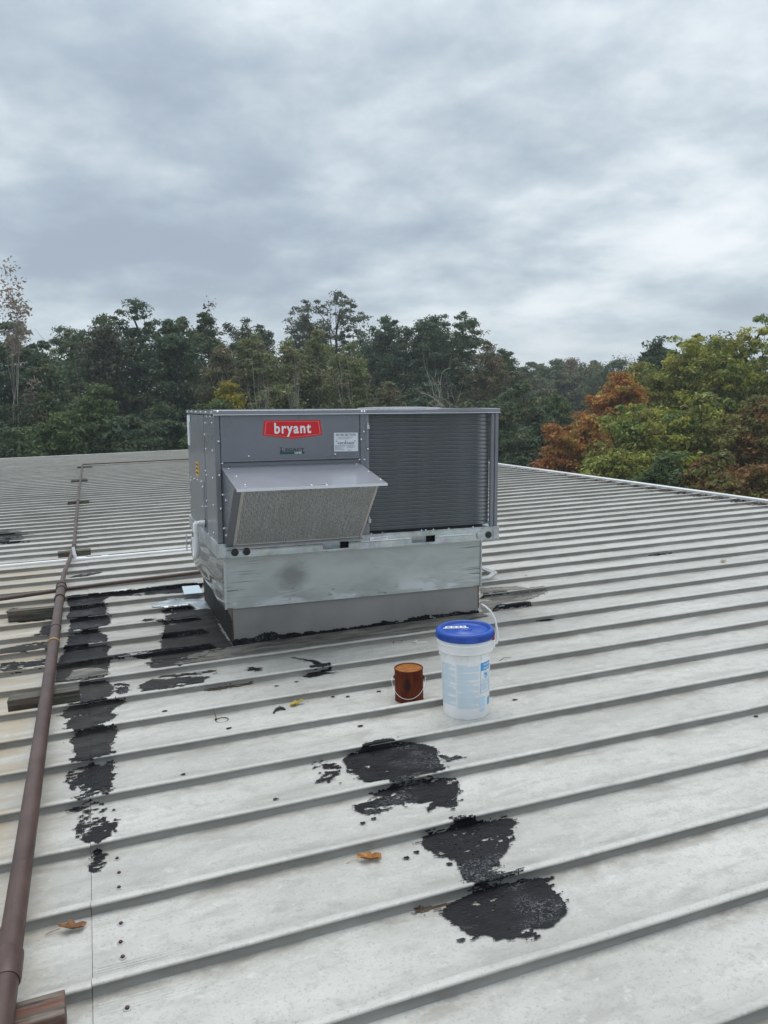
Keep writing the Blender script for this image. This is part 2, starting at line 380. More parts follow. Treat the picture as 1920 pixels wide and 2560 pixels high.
c = q.mix(q.rng(hgt, .3, .72), (.10, .108, .11), (.66, .67, .65)); c = q.mix(q.math('MULTIPLY', q.rng(n, .45, .65), .3), c, (.26, .25, .21)); q.color(c)
q.bump(hgt, .6, .004)
M_edge = mat('edge_glint_paint', (.70, .72, .76), .35, .2)  # pale base colour paints the sky glint on hood lip and drip edge
M_filtframe, q = paint('filter_frame', (.62, .58, .53), .45, 0, .1, 6, .4)
M_rubber = mat('black_rubber', (.018, .019, .021), .55)
M_blue = mat('blue_lid_plastic', (.010, .045, .36), .34)
q = NT(M_blue); n = q.noise(q.obj(), 14, 5, .6); q.color(q.mix(q.rng(n, .35, .7), (.009, .058, .33), (.018, .085, .42))); q.rough(q.rng(n, .3, .7, .28, .45))
M_bucket = mat('white_bucket_plastic', (.76, .79, .83), .38)
q = NT(M_bucket); 
n = q.noise(q.mapping(q.obj(), (1, 1, .6)), 9, 6, .65); q.color(q.mix(q.rng(n, .42, .72), (.91, .915, .92), (.82, .825, .83)))
M_lblue = mat('pale_blue_print', (.56, .73, .87), .5)
M_mblue = mat('mid_blue_print', (.05, .36, .74), .45)
M_paleblue = mat('pale_blue_panel', (.62, .73, .84), .45)
M_redtab = mat('red_tab', (.45, .03, .03), .4)
M_trim, q = paint('white_trim_paint', (.62, .63, .63), .4, 0, .08, 1.5)
M_wall, q = paint('wall_cladding', (.40, .41, .40), .5, 0, .1, .8)
M_flash = mat('bare_zinc_flashing', (.55, .64, .70), .4, .5)
M_cable = mat('grey_conduit', (.40, .41, .42), .5)
M_screwrust = mat('rusty_fastener', (.10, .055, .05), .6, .3)
M_washer = mat('fastener_washer', (.48, .46, .46), .5, .3)
def leafm(name, a, b, scale=30):
    m = mat(name, a, .6); q = NT(m); n = q.noise(q.obj(), scale, 4, .6); q.color(q.mix(q.rng(n, .35, .65), a, b)); return m
M_leaf_or = leafm('dry_orange_leaf', (.32, .13, .035), (.50, .24, .06))
M_leaf_br = leafm('dry_brown_leaf', (.22, .10, .045), (.34, .17, .07))
M_leaf_ye = leafm('yellow_leaf', (.50, .33, .05), (.30, .30, .05))
M_leaf_ta = leafm('tan_leaf', (.42, .33, .22), (.30, .22, .14))
M_bits = leafm('leaf_litter', (.028, .020, .013), (.10, .055, .028), 8)

# ------------------------------------------------------------------ ground, building walls
GZ = -5.6
M_ground = mat('grass_and_leaf_floor', (.05, .055, .025), .95)
q = NT(M_ground); n = q.noise(q.pos(), .25, 6, .65); q.color(q.mix(q.rng(n, .35, .65), (.022, .032, .012), (.070, .062, .028)))
g = MB(); g.add([(-900, -900, GZ), (900, -900, GZ), (900, 900, GZ), (-900, 900, GZ)], [(0, 1, 2, 3)])
tag(g.build('ground', M_ground), kind='structure')

XL, XS, XR = -13.0, -.109, 9.55         # left end, end lap, right rake
RIB0, PITCH = 1.9002, .4064
K0, K1 = -11, 71
YB = RIB0+PITCH*(K1+1); YA = RIB0+PITCH*K0
bld = empty('building', (0, 0, GZ)); bld_inv = Matrix.Translation((0, 0, -GZ))
tag(bld, 'low building with a pale grey ribbed metal roof filling the lower half of the view', 'building')
def onb(o): o.parent = bld; o.matrix_parent_inverse = bld_inv; return o
for nm, bx in (('wall', (XL, XL+.2, YA, YB)), ('wall', (XR-.2, XR, YA, YB)), ('wall', (XL+.2, XR-.2, YB-.2, YB)), ('wall', (XL+.2, XR-.2, YA, YA+.2))):
    onb(MB().box(bx[0], bx[1], bx[2], bx[3], GZ, -.03).build(nm, M_wall))

# ------------------------------------------------------------------ ribbed roof panels
PROF = [(0, 0), (.003, .030), (-.001, .0315), (-.001, .0365), (.004, .040), (.026, .040), (.032, .0375), (.035, .033), (.044, 0), (.4064, 0)]
PY = np.array([p[0] for p in PROF]); PZ = np.array([p[1] for p in PROF])
CUM = np.concatenate([[0], np.cumsum(np.hypot(np.diff(PY), np.diff(PZ)))]); ALEN = CUM[-1]
FLAT = {9: (.75, 2.98), 10: (.75, 3.06), 11: (.75, 3.06), 12: (.75, 3.06)}    # rows cut away round the roof curb
def hfac(x, k):
    """rib height factor, 0 where the ribs are cut round the curb"""
    x = np.asarray(x, float); out = np.ones_like(x)
    kk = np.broadcast_to(k, x.shape)
    for r, (a, b) in FLAT.items():
        m = kk == r
        f = np.clip(np.maximum((a-x)/.05, (x-b)/.05), 0, 1)
        out = np.where(m, f, out)
    return out
def panel_mesh(xs, flatrow=None, lip=0.0, seed=0, pan_wave=.0012):
    """one panel: rib and pan along x, slightly wavy sheet metal"""
    xs = np.asarray(xs); n = len(PROF)
    yy = np.concatenate([PY[:-1], [.16, .28, .4064+.0]]); zz_ = np.concatenate([PZ[:-1], [0, 0, 0]])
    h = hfac(xs, flatrow) if flatrow is not None else np.ones(len(xs))
    V = []
    r = np.random.default_rng(seed)
    ph = r.uniform(0, 6.28, 4)
    for i, x in enumerate(xs):
        wy = .0030*math.sin(x*1.9+ph[0])+.0018*math.sin(x*5.3+ph[1])+.0010*math.sin(x*13.1+ph[3])
        for j in range(len(yy)):
            top = zz_[j] > 0
            V.append((x, yy[j]+(wy if top else 0), zz_[j]*h[i]+lip+(pan_wave*math.sin(x*3.1+ph[2]+j) if (not top and 9 <= j < len(yy)-1) else 0)))
    m = len(yy)
    F = [(i*m+j, i*m+j+1, (i+1)*m+j+1, (i+1)*m+j) for i in range(len(xs)-1) for j in range(m-1)]
    F = [(a, d, c_, b) for a, b, c_, d in F]
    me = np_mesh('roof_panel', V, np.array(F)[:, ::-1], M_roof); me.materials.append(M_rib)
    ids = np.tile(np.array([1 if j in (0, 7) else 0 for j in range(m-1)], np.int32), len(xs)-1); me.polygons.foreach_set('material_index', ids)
    return me
def stations(a, b, extra=()):
    s = list(np.arange(a, b, .25))+[b]+list(extra); return sorted(set(round(float(x), 4) for x in s))
left_me = [panel_mesh(stations(XL, XS-.0056), seed=i) for i in range(4)]
right_me = [panel_mesh(stations(XS-.004, XR-.06), seed=10+i, lip=.003) for i in range(4)]
pan_right = {}
for k in range(K0, K1+1):
    o = link_mesh('roof_panel', left_me[random.randrange(4)]); onb(o); o.location = (0, RIB0+PITCH*k, 0)
    if k in FLAT:
        a, b = FLAT[k]; me = panel_mesh(stations(XS-.004, XR-.06, (a, a-.05, b, b+.05)), k, .003, 40+k)
    else: me = right_me[random.randrange(4)]
    o = link_mesh('roof_panel', me); onb(o); o.location = (0, RIB0+PITCH*k, 0); pan_right[k] = o

# swaged stiffening lines beside the end lap, lap screws
def swage_mesh():
    b = MB()
    for j in range(5):
        y = .075+.012*j; x1 = .31-.012*j+.02*(j % 2)
        b.prism([(y-.003, 0), (y, .0018), (y+.003, 0)], 'x', 0, x1)
    return b
swm = None
for k in range(-3, 8):
    for dy in ((0, .245) if k < 2 else (0,)):
        if swm is None:
            o = swage_mesh().build('swage_line', M_roof); swm = o.data
        else: o = link_mesh('swage_line', swm)
        o.parent = pan_right[k]; o.location = (XS+.01, dy, .0035)
def fastener():
    b = MB(); b.lathe([(.0115, 0), (.0115, .0012), (.009, .002), (.0085, .002)], seg=14); return b
def fast_head():
    b = MB(); b.lathe([(.0062, 0), (.0062, .005), (.004, .0066), (.0001, .0068)], seg=6, smooth=False); return b
fme = hme = None
for k in range(-4, 6):
    for y in (.062, .135, .225, .320):
        if fme is None:
            o = fastener().build('fastener', M_washer); fme = o.data; hd = fast_head().build('screw_head', M_screwrust); hme = hd.data
        else: o = link_mesh('fastener', fme); hd = link_mesh('screw_head', hme)
        o.parent = pan_right[k]; o.location = (XS+.088+random.uniform(-.006, .006), y+random.uniform(-.008, .008), .0042); hd.parent = o; hd.location = (0, 0, .002)

# rake trim on the right
t = MB(); t.box(XR-.03, XR+.10, YA, YB+.05, .048, .066); t.box(XR+.085, XR+.10, YA, YB+.05, -.16, .048); t.box(XR-.03, XR-.018, YA, YB+.05, .012, .048)
onb(t.build('rake_trim', M_trim))
t = MB(); t.box(XL, XR-.05, YB-.012, YB+.06, .0, .03); onb(t.build('rake_trim', M_trim))

# ------------------------------------------------------------------ roofing cement draped on the ribs
def drape(X, Sc, off=.0025):
    k = np.floor(Sc/ALEN); f = Sc-k*ALEN
    i = np.clip(np.searchsorted(CUM, f, side='right')-1, 0, len(CUM)-2)
    w = (f-CUM[i])/(CUM[i+1]-CUM[i])
    h = hfac(X, k)
    y = RIB0+PITCH*k+PY[i]+w*(PY[i+1]-PY[i]); z = (PZ[i]+w*(PZ[i+1]-PZ[i]))*h
    dy, dz = PY[i+1]-PY[i], (PZ[i+1]-PZ[i])*h; L = np.hypot(dy, dz)+1e-9
    lip = np.where(X > XS-.004, .003, 0)
    return y-off*dz/L, z+off*np.abs(dy)/L+lip+.0006
def poly_sdf(px, py, poly):
    """signed distance, positive inside"""
    P = np.array(poly); d = np.full(px.shape, 1e9); ins = np.zeros(px.shape, bool)
    for a, b in zip(P, np.roll(P, -1, 0)):
        e = b-a; wx, wy = px-a[0], py-a[1]
        t = np.clip((wx*e[0]+wy*e[1])/(e@e+1e-12), 0, 1); d = np.minimum(d, np.hypot(wx-t*e[0], wy-t*e[1]))
        c1 = (a[1] > py) != (b[1] > py)
        with np.errstate(divide='ignore', invalid='ignore'): xi = a[0]+(py-a[1])*e[0]/(e[1] if e[1] else 1e-12)
        ins ^= c1 & (px < xi)
    return np.where(ins, d, -d)
_pn = [0]
def grid_faces(mask, Vfun, xs, ys):
    """cells whose mask is set -> shared-vertex quads"""
    ny, nx = mask.shape; used = np.zeros((ny+1, nx+1), bool)
    for a in (0, 1):
        for b in (0, 1): used[a:a+ny, b:b+nx] |= mask
    idx = np.full(used.shape, -1); idx[used] = np.arange(used.sum())
    J, I = np.nonzero(used); V = Vfun(xs[I], ys[J])
    j, i = np.nonzero(mask)
    F = np.stack([idx[j, i], idx[j, i+1], idx[j+1, i+1], idx[j+1, i]], 1)
    return V, F
def tar(poly, m=None, cell=.006, rag=.018, holes=.0, hs=(16, 46), off=.0025, name='tar_patch', gate=None, seed=None, streak=1.0, fringe=.03):
    _pn[0] += 1; sd_ = seed or _pn[0]*31
    P = np.array(poly); x0, y0 = P.min(0)-.05; x1, y1 = P.max(0)+.05
    xs = np.arange(x0, x1+cell, cell); ys = np.arange(y0, y1+cell, cell)
    X, Y = np.meshgrid((xs[:-1]+xs[1:])/2, (ys[:-1]+ys[1:])/2)
    e = (fbm(X*14*streak, Y*32, sd_, 5, .65)-.5)+.55*(fbm(X*46, Y*120, sd_+3, 3, .6)-.5)
    s = poly_sdf(X, Y, poly)+e*rag*2.8
    mask = s > 0
    if fringe:
        fn = fbm(X*20, Y*110, sd_+41, 4, .6); mask |= (s > -fringe) & (fn > .60+.22*(-s/fringe))
    if holes:
        hn = fbm(X*hs[0], Y*hs[1], sd_+9, 3, .55); thr = np.quantile(hn, 1-holes) if holes < 1 else 0
        g_ = fbm(X*4, Y*5, sd_+21, 2)
        hm = hn+(g_-.5)*.75; mask &= ~(hm > np.quantile(hm[mask], 1-holes)) if mask.any() else mask
    if gate is not None: mask &= gate(X, Y)
    def VF(x, y):
        yy, z = drape(x, y, off); return np.stack([x, yy, z+.0030*fbm(x*30, y*75, sd_+5, 3, .6)*(off > .0021)], 1)
    V, F = grid_faces(mask, VF, xs, ys)
    if not len(F): return None
    o = link_mesh(name, np_mesh(name, V, F, m or M_tar, True)); onb(o); return o

A = M_tar; O = M_oldtar
# the four fresh patches in front
tar([(1.176,1.967),(1.287,1.974),(1.404,1.915),(1.467,1.881),(1.514,1.797),(1.479,1.74),(1.468,1.675),(1.427,1.49),(1.392,1.479),(1.256,1.476),(1.148,1.472),(1.162,1.605),(1.08,1.605),(1.055,1.652),(1.064,1.692),(1.026,1.736),(1.038,1.816),(1.039,1.865),(1.093,1.911),(1.151,1.926)], A, .005, .010, .012, off=.003)
tar([(1.479,1.74),(1.526,1.705),(1.603,1.655),(1.552,1.654),(1.501,1.67)], A, .004, .012, .15)
tar([(0.873,1.841),(0.899,1.877),(0.962,1.889),(1.014,1.836),(0.997,1.768),(1.012,1.724),(0.995,1.696),(0.952,1.715),(0.973,1.626),(0.902,1.683),(0.859,1.702),(0.906,1.753)], A, .004, .012, .60, (34, 60))
tar([(1.05,1.429),(1.099,1.438),(1.172,1.451),(1.254,1.454),(1.354,1.446),(1.468,1.419),(1.434,1.304),(1.393,1.281),(1.369,1.196),(1.33,1.182),(1.283,1.218),(1.233,1.194),(1.231,1.225),(1.314,1.267),(1.232,1.263),(1.167,1.299),(1.149,1.245),(1.145,1.301),(1.102,1.312),(1.08,1.275),(1.03,1.266),(0.956,1.291),(0.949,1.362),(1.04,1.378),(1.085,1.382)], A, .005, .010, .10, (36, 90), off=.003)
tar([(1.264,0.996),(1.362,0.993),(1.37,0.965),(1.431,0.951),(1.526,0.931),(1.519,0.885),(1.478,0.861),(1.454,0.791),(1.427,0.777),(1.386,0.731),(1.335,0.692),(1.323,0.656),(1.288,0.664),(1.248,0.529),(1.322,0.526),(1.344,0.516),(1.284,0.5),(1.195,0.496),(1.132,0.497),(1.162,0.519),(1.128,0.537),(1.161,0.661),(1.184,0.744),(1.157,0.792),(1.121,0.838),(1.097,0.898),(1.135,0.953),(1.225,0.961),(1.278,0.963)], A, .005, .010, .06, (40, 90), off=.003)
tar([(1.048,0.46),(1.133,0.474),(1.215,0.486),(1.317,0.482),(1.413,0.463),(1.469,0.45),(1.42,0.427),(1.421,0.364),(1.416,0.31),(1.397,0.264),(1.346,0.238),(1.313,0.216),(1.247,0.234),(1.24,0.201),(1.167,0.216),(1.118,0.239),(1.081,0.272),(1.057,0.262),(1.036,0.304),(1.031,0.333),(1.017,0.367),(0.995,0.414),(1.02,0.442)], A, .005, .010, .022, (30, 50), off=.003)
tar([(0.917,0.458),(0.928,0.476),(1.054,0.472),(1.061,0.459),(0.981,0.453)], M_bits, .005, .008, .05)
# column along the end lap
tar([(-0.218,1.898),(-0.174,1.913),(-0.12,1.915),(-0.055,1.906),(-0.054,1.858),(-0.05,1.83),(-0.066,1.815),(-0.055,1.775),(-0.053,1.723),(-0.014,1.715),(-0.012,1.677),(-0.017,1.635),(-0.032,1.637),(-0.037,1.604),(-0.051,1.492),(-0.084,1.471),(-0.108,1.48),(-0.13,1.489),(-0.146,1.615),(-0.151,1.637),(-0.172,1.654),(-0.173,1.722),(-0.16,1.786),(-0.145,1.822),(-0.123,1.868),(-0.18,1.877)], A, .005, .007, .33, (32, 100))
tar([(-0.104,1.436),(-0.075,1.435),(-0.076,1.405),(-0.066,1.39),(-0.065,1.354),(-0.06,1.334),(-0.065,1.313),(-0.085,1.301),(-0.1,1.284),(-0.109,1.288),(-0.123,1.307),(-0.123,1.337),(-0.108,1.359),(-0.103,1.377)], A, .005, .005, .2, (34, 100))
tar([(-0.216,2.376),(-0.164,2.385),(-0.11,2.387),(-0.053,2.359),(-0.035,2.387),(-0.006,2.372),(-0.01,2.307),(-0.02,2.278),(-0.011,2.227),(-0.019,2.162),(-0.029,2.097),(-0.019,1.966),(-0.037,1.951),(-0.078,1.95),(-0.162,1.942),(-0.178,1.96),(-0.158,2.085),(-0.154,2.141),(-0.171,2.198),(-0.183,2.149),(-0.198,2.165),(-0.207,2.224),(-0.224,2.257),(-0.219,2.312)], A, .005, .007, .22, (34, 95))
tar([(-0.182,2.878),(-0.153,2.883),(0.01,2.868),(0.026,2.852),(0.006,2.753),(-0.013,2.666),(-0.015,2.617),(-0.027,2.58),(-0.061,2.438),(-0.112,2.427),(-0.196,2.422),(-0.208,2.576),(-0.181,2.582),(-0.189,2.694),(-0.199,2.761),(-0.214,2.806)], O, .006, .007, .0)
tar([(-0.21,2.577),(-0.181,2.576),(-0.108,2.436),(-0.074,2.57),(0.008,2.582),(0.011,2.441),(-0.016,2.43),(-0.108,2.423),(-0.157,2.419),(-0.194,2.42)], A, .005, .004, .08, off=.0045)
tar([(-0.231,3.355),(-0.157,3.383),(-0.04,3.379),(0.083,3.348),(0.087,3.338),(0.061,3.296),(0.008,3.232),(-0.009,3.193),(0.029,3.146),(0.022,3.104),(-0.017,3.07),(-0.058,3.067),(-0.086,2.914),(0.01,2.871),(0.01,2.863),(-0.045,2.865),(-0.183,2.868),(-0.155,2.891),(-0.188,2.894),(-0.232,3.067),(-0.232,3.145),(-0.208,3.223),(-0.246,3.225),(-0.268,3.288),(-0.235,3.333)], O, .006, .012, .02)
tar([(-0.173,3.85),(-0.032,3.866),(-0.001,3.805),(0.029,3.716),(0.024,3.664),(0.016,3.579),(-0.039,3.395),(-0.163,3.541),(-0.172,3.821)], O, .007, .010, .0)
tar([(0.024,3.737),(0.068,3.764),(0.129,3.707),(0.105,3.564),(0.06,3.559),(0.02,3.612)], A, .006, .010, .38, (30, 60))
tar([(-0.157,3.383),(-0.04,3.387),(0.045,3.359),(0.085,3.347),(0.071,3.341),(-0.036,3.355),(-0.143,3.349)], A, .006, .008, .1, off=.0045)
tar([(-0.252,4.048),(-0.21,4.21),(-0.129,4.219),(-0.047,4.181),(0.002,4.111),(-0.004,3.873),(-0.194,3.874)], M_grime, .007, .008, 0, off=.0055)
tar([(-0.324,4.287),(-0.28,4.538),(-0.185,4.528),(0.006,4.541),(0.021,4.297),(0.002,4.111),(-0.04,4.039),(-0.194,3.86),(-0.304,3.869)], O, .007, .010, .0)
tar([(-0.235,6.728),(0.092,6.686),(0.048,6.592),(-0.001,6.462),(0.023,6.212),(0.038,6.11),(-0.002,5.776),(0.05,5.731),(0.051,5.559),(-0.039,5.281),(-0.053,5.232),(0.019,5.13),(0.004,4.817),(-0.008,4.783),(0.043,4.733),(0.008,4.594),(-0.03,4.341),(-0.079,4.329),(-0.198,4.324),(-0.299,4.329),(-0.305,4.629),(-0.277,4.768),(-0.254,5.243),(-0.25,5.705),(-0.284,5.996),(-0.256,6.204),(-0.294,6.548),(-0.301,6.696)], A, .007, .012, .03, (10, 30))
tar([(-0.726,5.102),(-0.554,5.153),(-0.375,5.165),(-0.371,4.769),(-0.699,4.818)], O, .008, .012, .12, (8, 26))
tar([(-0.692,4.665),(-0.582,4.664),(-0.387,4.657),(-0.38,4.319),(-0.557,4.321),(-0.66,4.321)], A, .007, .012, .40, (18, 60))
tar([(-0.722,6.157),(-0.586,6.125),(-0.442,6.185),(-0.378,6.153),(-0.368,5.776),(-0.509,5.775),(-0.667,6.01)], A, .007, .012, .42, (16, 50))
tar([(-0.496,5.284),(-0.457,5.699),(-0.381,5.714),(-0.364,5.275)], A, .007, .012, .25, (9, 30))
tar([(-0.789,6.487),(-0.74,6.596),(-0.665,6.532),(-0.649,6.239),(-0.745,6.246)], A, .008, .01, .1)
tar([(0.179,6.708),(0.386,6.704),(0.721,6.728),(0.923,6.691),(0.912,6.597),(0.697,6.484),(0.504,6.521),(0.187,6.607),(0.001,6.699)], A, .008, .014, .06, (6, 26))
tar([(-0.303,7.954),(-0.184,8.045),(0.018,8.034),(0.024,7.976),(-0.098,7.939),(-0.179,7.681)], A, .008, .010, .12, (6, 26))
tar([(0.299,5.493),(0.319,5.545),(0.386,5.522),(0.383,5.293),(0.306,5.28)], A, .006, .008, .1)
# the big smear beside the curb
tar([(0.459,5.747),(0.73,5.748),(0.756,5.676),(0.746,5.643),(0.673,5.645),(0.536,5.625),(0.487,5.649)], A, .007, .008, .03)
tar([(0.48,5.567),(0.673,5.645),(0.841,5.647),(0.873,5.569),(0.861,5.146),(0.843,4.798),(0.86,4.271),(0.816,4.244),(0.676,4.202),(0.543,4.174),(0.292,4.19),(0.301,4.32),(0.345,4.342),(0.405,4.74),(0.427,4.804),(0.405,4.812),(0.45,5.111),(0.452,5.244),(0.494,5.292)], O, .008, .010, .006, (8, 30))
tar([(0.4,5.274),(0.507,5.265),(0.735,5.262),(0.764,5.246),(0.701,5.223),(0.505,5.237),(0.455,5.224),(0.453,5.251)], A, .008, .008, .04, off=.0045)
tar([(0.401,4.814),(0.551,4.802),(0.729,4.796),(0.763,4.761),(0.697,4.748),(0.512,4.758),(0.416,4.763)], A, .008, .008, .04, off=.0045)
tar([(0.302,4.328),(0.386,4.327),(0.584,4.322),(0.73,4.314),(0.755,4.288),(0.643,4.279),(0.47,4.284),(0.3,4.294)], A, .008, .008, .10, (6, 30), off=.0045)
tar([(0.411,6.062),(0.584,6.193),(0.751,6.194),(0.862,6.182),(0.852,5.646),(0.757,5.648),(0.73,5.749),(0.547,5.75),(0.392,5.75)], M_galv, .008, .010, .05, off=.0035, name='bare_flashing')
tar([(0.442,4.093),(0.629,4.269),(0.886,4.259),(1.512,4.401),(2.353,4.42),(2.868,4.352),(2.883,4.19),(2.366,4.048),(1.563,3.979),(0.977,3.978),(0.437,4.037)], M_grime, .008, .010, .0, name='curb_flashing')
tar([(0.177,3.64),(0.235,3.725),(0.357,3.786),(0.569,3.778),(0.675,3.729),(0.581,3.594),(0.524,3.39),(0.284,3.393),(0.189,3.558)], O, .006, .012, .28, (12, 34))
tar([(-0.014,4.35),(0.157,4.345),(0.351,4.341),(0.579,4.33),(0.587,4.298),(0.348,4.292),(0.248,4.255),(0.155,4.307),(0.021,4.297)], A, .007, .012, .12, (10, 40), off=.0035)
tar([(0.252,4.17),(0.437,4.193),(0.566,4.201),(0.737,4.205),(0.677,4.139),(0.454,3.856),(0.29,4.055),(0.267,4.114)], O, .007, .014, .08, (10, 40))
tar([(1.195,3.771),(1.276,3.693),(1.331,3.634),(1.341,3.565),(1.405,3.557),(1.36,3.375),(1.221,3.38),(1.255,3.558),(1.3,3.559),(1.291,3.636)], A, .006, .004, .0)
tar([(1.149,3.325),(1.218,3.345),(1.354,3.349),(1.363,3.336),(1.313,3.329),(1.374,3.289),(1.3,3.284),(1.207,3.261)], A, .006, .007, .1)
tar([(0.854,3.651),(0.885,3.692),(0.95,3.653),(0.95,3.607),(0.902,3.608)], A, .006, .007, .15)
tar([(0.554,3.313),(0.601,3.335),(0.734,3.334),(0.829,3.336),(0.84,3.317),(0.73,3.308),(0.622,3.298)], M_bits, .006, .006, .1)
tar([(2.949,4.299),(3.142,4.548),(3.328,4.322),(3.339,4.285),(3.182,4.296),(3.101,4.299),(2.98,4.287)], A, .007, .010, .1)
tar([(3.074,4.804),(3.331,4.808),(3.355,4.78),(3.243,4.774),(3.073,4.778)], A, .007, .006, .1)
tar([(3.012,4.645),(3.16,4.735),(3.519,4.759),(3.77,4.771),(3.638,4.665),(3.431,4.552),(3.138,4.569),(2.957,4.301),(2.849,4.261)], M_grime, .008, .018, .12, off=.002)
tar([(3.254,5.181),(3.567,5.096),(3.733,4.768),(3.503,4.77),(3.074,4.804)], M_grime, .008, .018, .2, off=.002)
tar([(3.14,3.813),(3.202,3.816),(3.28,3.811),(3.275,3.789),(3.171,3.797)], A, .006, .003, .0)
tar([(5.484,5.724),(5.689,5.718),(5.897,5.721),(5.945,5.732),(5.804,5.713),(5.642,5.684)], A, .008, .006, .2)
tar([(-1.389,12.293),(-1.2,12.369),(-1.004,11.958),(-1.07,11.904),(-0.822,11.806),(-0.944,11.453),(-1.131,11.443),(-1.315,11.488)], A, .012, .02, .12, (4, 18))
tar([(-1.311,11.372),(-1.131,11.44),(-0.914,11.433),(-0.99,10.985),(-0.842,10.958),(-1.053,10.949),(-1.275,10.964)], A, .012, .02, .2, (4, 18))
for px in [(0.654,1.623),(0.591,2.62),(1.251,2.288),(1.516,2.792),(1.239,2.827),(1.101,3.231),(0.972,3.213),(1.319,2.791),(0.3,2.103),(0.292,3.088),(0.591,2.62),(2.183,2.27),(3.233,1.397),(3.876,5.487),(5.362,8.039),(1.148,0.742),(1.017,0.841),(1.067,0.861),(0.998,1.229),(0.944,1.213),(1.002,0.274)]:
    a = np.linspace(0, 2*math.pi, 9)[:-1]
    tar([(px[0]+.012*math.cos(t)*random.uniform(.8, 1.5), px[1]+.009*math.sin(t)) for t in a], A, .0045, .004, fringe=0)

# ------------------------------------------------------------------ roof curb
CX0, CX1, CY0, CY1 = .872, 2.853, 5.566, 7.09
curb = empty('roof_curb', (CX0, CY0, 0)); tag(curb, 'weathered grey sheet metal curb with tarred base under the air conditioner', 'roof curb')
b = MB(); b.box(0, CX1-CX0, 0, CY1-CY0, .0, .30); b.build('curb_wall', M_curb, curb, .004)
def plane_tar(name, poly, mapf, m, cell=.006, rag=.015, parent=None, seed=3, holes=0):
    P = np.array(poly); x0, y0 = P.min(0)-.02; x1, y1 = P.max(0)+.02
    xs = np.arange(x0, x1+cell, cell); ys = np.arange(y0, y1+cell, cell)
    X, Y = np.meshgrid((xs[:-1]+xs[1:])/2, (ys[:-1]+ys[1:])/2)
    mk = poly_sdf(X, Y, poly)+(fbm(X*14, Y*22, seed, 5, .6)-.5)*rag*2.4 > 0
    mk &= Y > .001
    if holes: hn = fbm(X*12, Y*30, seed+5, 3); mk &= hn < np.quantile(hn, 1-holes)
    V, F = grid_faces(mk, mapf, xs, ys)
    return link_mesh(name, np_mesh(name, V, F, m), parent)
plane_tar('tar_band', [(0, .0), (0, .055), (.12, .05), (.27, .075), (.35, .045), (.7, .035), (1.1, .03), (1.5, .042), (1.98, .03), (1.98, .0)],
          lambda x, z: np.stack([x, np.full_like(x, -.004), z], 1), M_tar, .006, .018, curb, 3, .03)
plane_tar('tar_band', [(0, .0), (0, .17), (.06, .20), (.25, .235), (.6, .27), (.9, .29), (1.3, .25), (1.5, .2), (1.5, 0)],
          lambda y, z: np.stack([np.full_like(y, -.004), y, z], 1), M_oldtar, .008, .02, curb, 8)
b = MB(); b.box(-.0035, .0045, -.0035, .004, .06, .285); b.build('rusty_edge', M_rust, curb)
b = MB(); b.box(1.976, 1.9835, -.0035, .004, .05, .25); b.build('rusty_edge', M_rust, curb)

# ------------------------------------------------------------------ unit frame (level, the roof falls 1.3 degrees under it)
UO = (1.938*.4064, 13.5*.4064, 1.645*.4064); UT = R_(1.34)
adp = empty('curb_adapter', UO); adp.rotation_euler = (0, UT, 0)
tag(adp, 'scuffed galvanised adapter skirt between the grey unit and its curb', 'curb adapter')
AX0, AX1, AY0, AY1, AZ = .045, 2.085, .058, 1.60, -.384
# front sheet with a few millimetres of warp
xs = np.linspace(AX0, AX1, 60); zs = np.linspace(AZ, -.001, 14); X, Z = np.meshgrid(xs, zs)
warp = .004*np.sin(X*3.3+1)*np.sin(Z*7)
V = np.stack([X, AY0-warp, Z], -1).reshape(-1, 3); n_ = len(xs)
F = [(j*n_+i, j*n_+i+1, (j+1)*n_+i+1, (j+1)*n_+i) for j in range(len(zs)-1) for i in range(n_-1)]
link_mesh('front_sheet', np_mesh('front_sheet', V, F, M_zinc, True), adp)
ys = np.linspace(AY0, AY1, 50); Yg, Zg = np.meshgrid(ys, np.linspace(AZ, -.001, 24))
f = (Yg-AY0)/(AY1-AY0); u = (Zg-AZ)/(-AZ)
bul = .055*np.sin(np.clip(f, 0, 1)*math.pi*.62)**1.5*np.sin(u*math.pi*.9)+.006*np.sin(u*16+f*5)*np.sin(f*9)
V = np.stack([AX0-.002-bul, Yg, Zg], -1).reshape(-1, 3); n_ = len(ys)
F = [(j*n_+i, (j+1)*n_+i, (j+1)*n_+i+1, j*n_+i+1) for j in range(23) for i in range(n_-1)]
link_mesh('side_sheet', np_mesh('side_sheet', V, F, M_wavy, True), adp)
b = MB(); b.box(AX1-.003, AX1, AY0+.002, AY1, AZ, -.001); b.box(AX0, AX1, AY1, AY1+.003, AZ, -.001); b.build('side_sheet', M_zinc, adp)
b = MB(); b.box(AX0-.004, AX0+.012, AY0-.008, AY0+.002, AZ, -.004); b.build('corner_flange', M_galv, adp, .002)
b = MB(); b.box(AX1-.006, AX1+.006, AY0-.007, AY0+.01, AZ, -.004); b.build('corner_flange', M_galv, adp, .002)
for z0, L_ in ((-.10, .13), (-.17, .10)):
    b = MB(); b.box(AX0-.085, AX0-.081, AY1-.03, AY1+.05, z0-L_*.4, z0+.03); b.build('bent_tab', M_galv, adp)

b = MB(); sc_ = [(1.176,-0.142),(1.231,-0.162),(1.298,-0.17),(1.382,-0.19)]
b.tube([(x, AY0-.0045, z) for x, z in sc_], [.001, .0022, .0018, .0008], 5); b.build('scratch', M_label, adp)
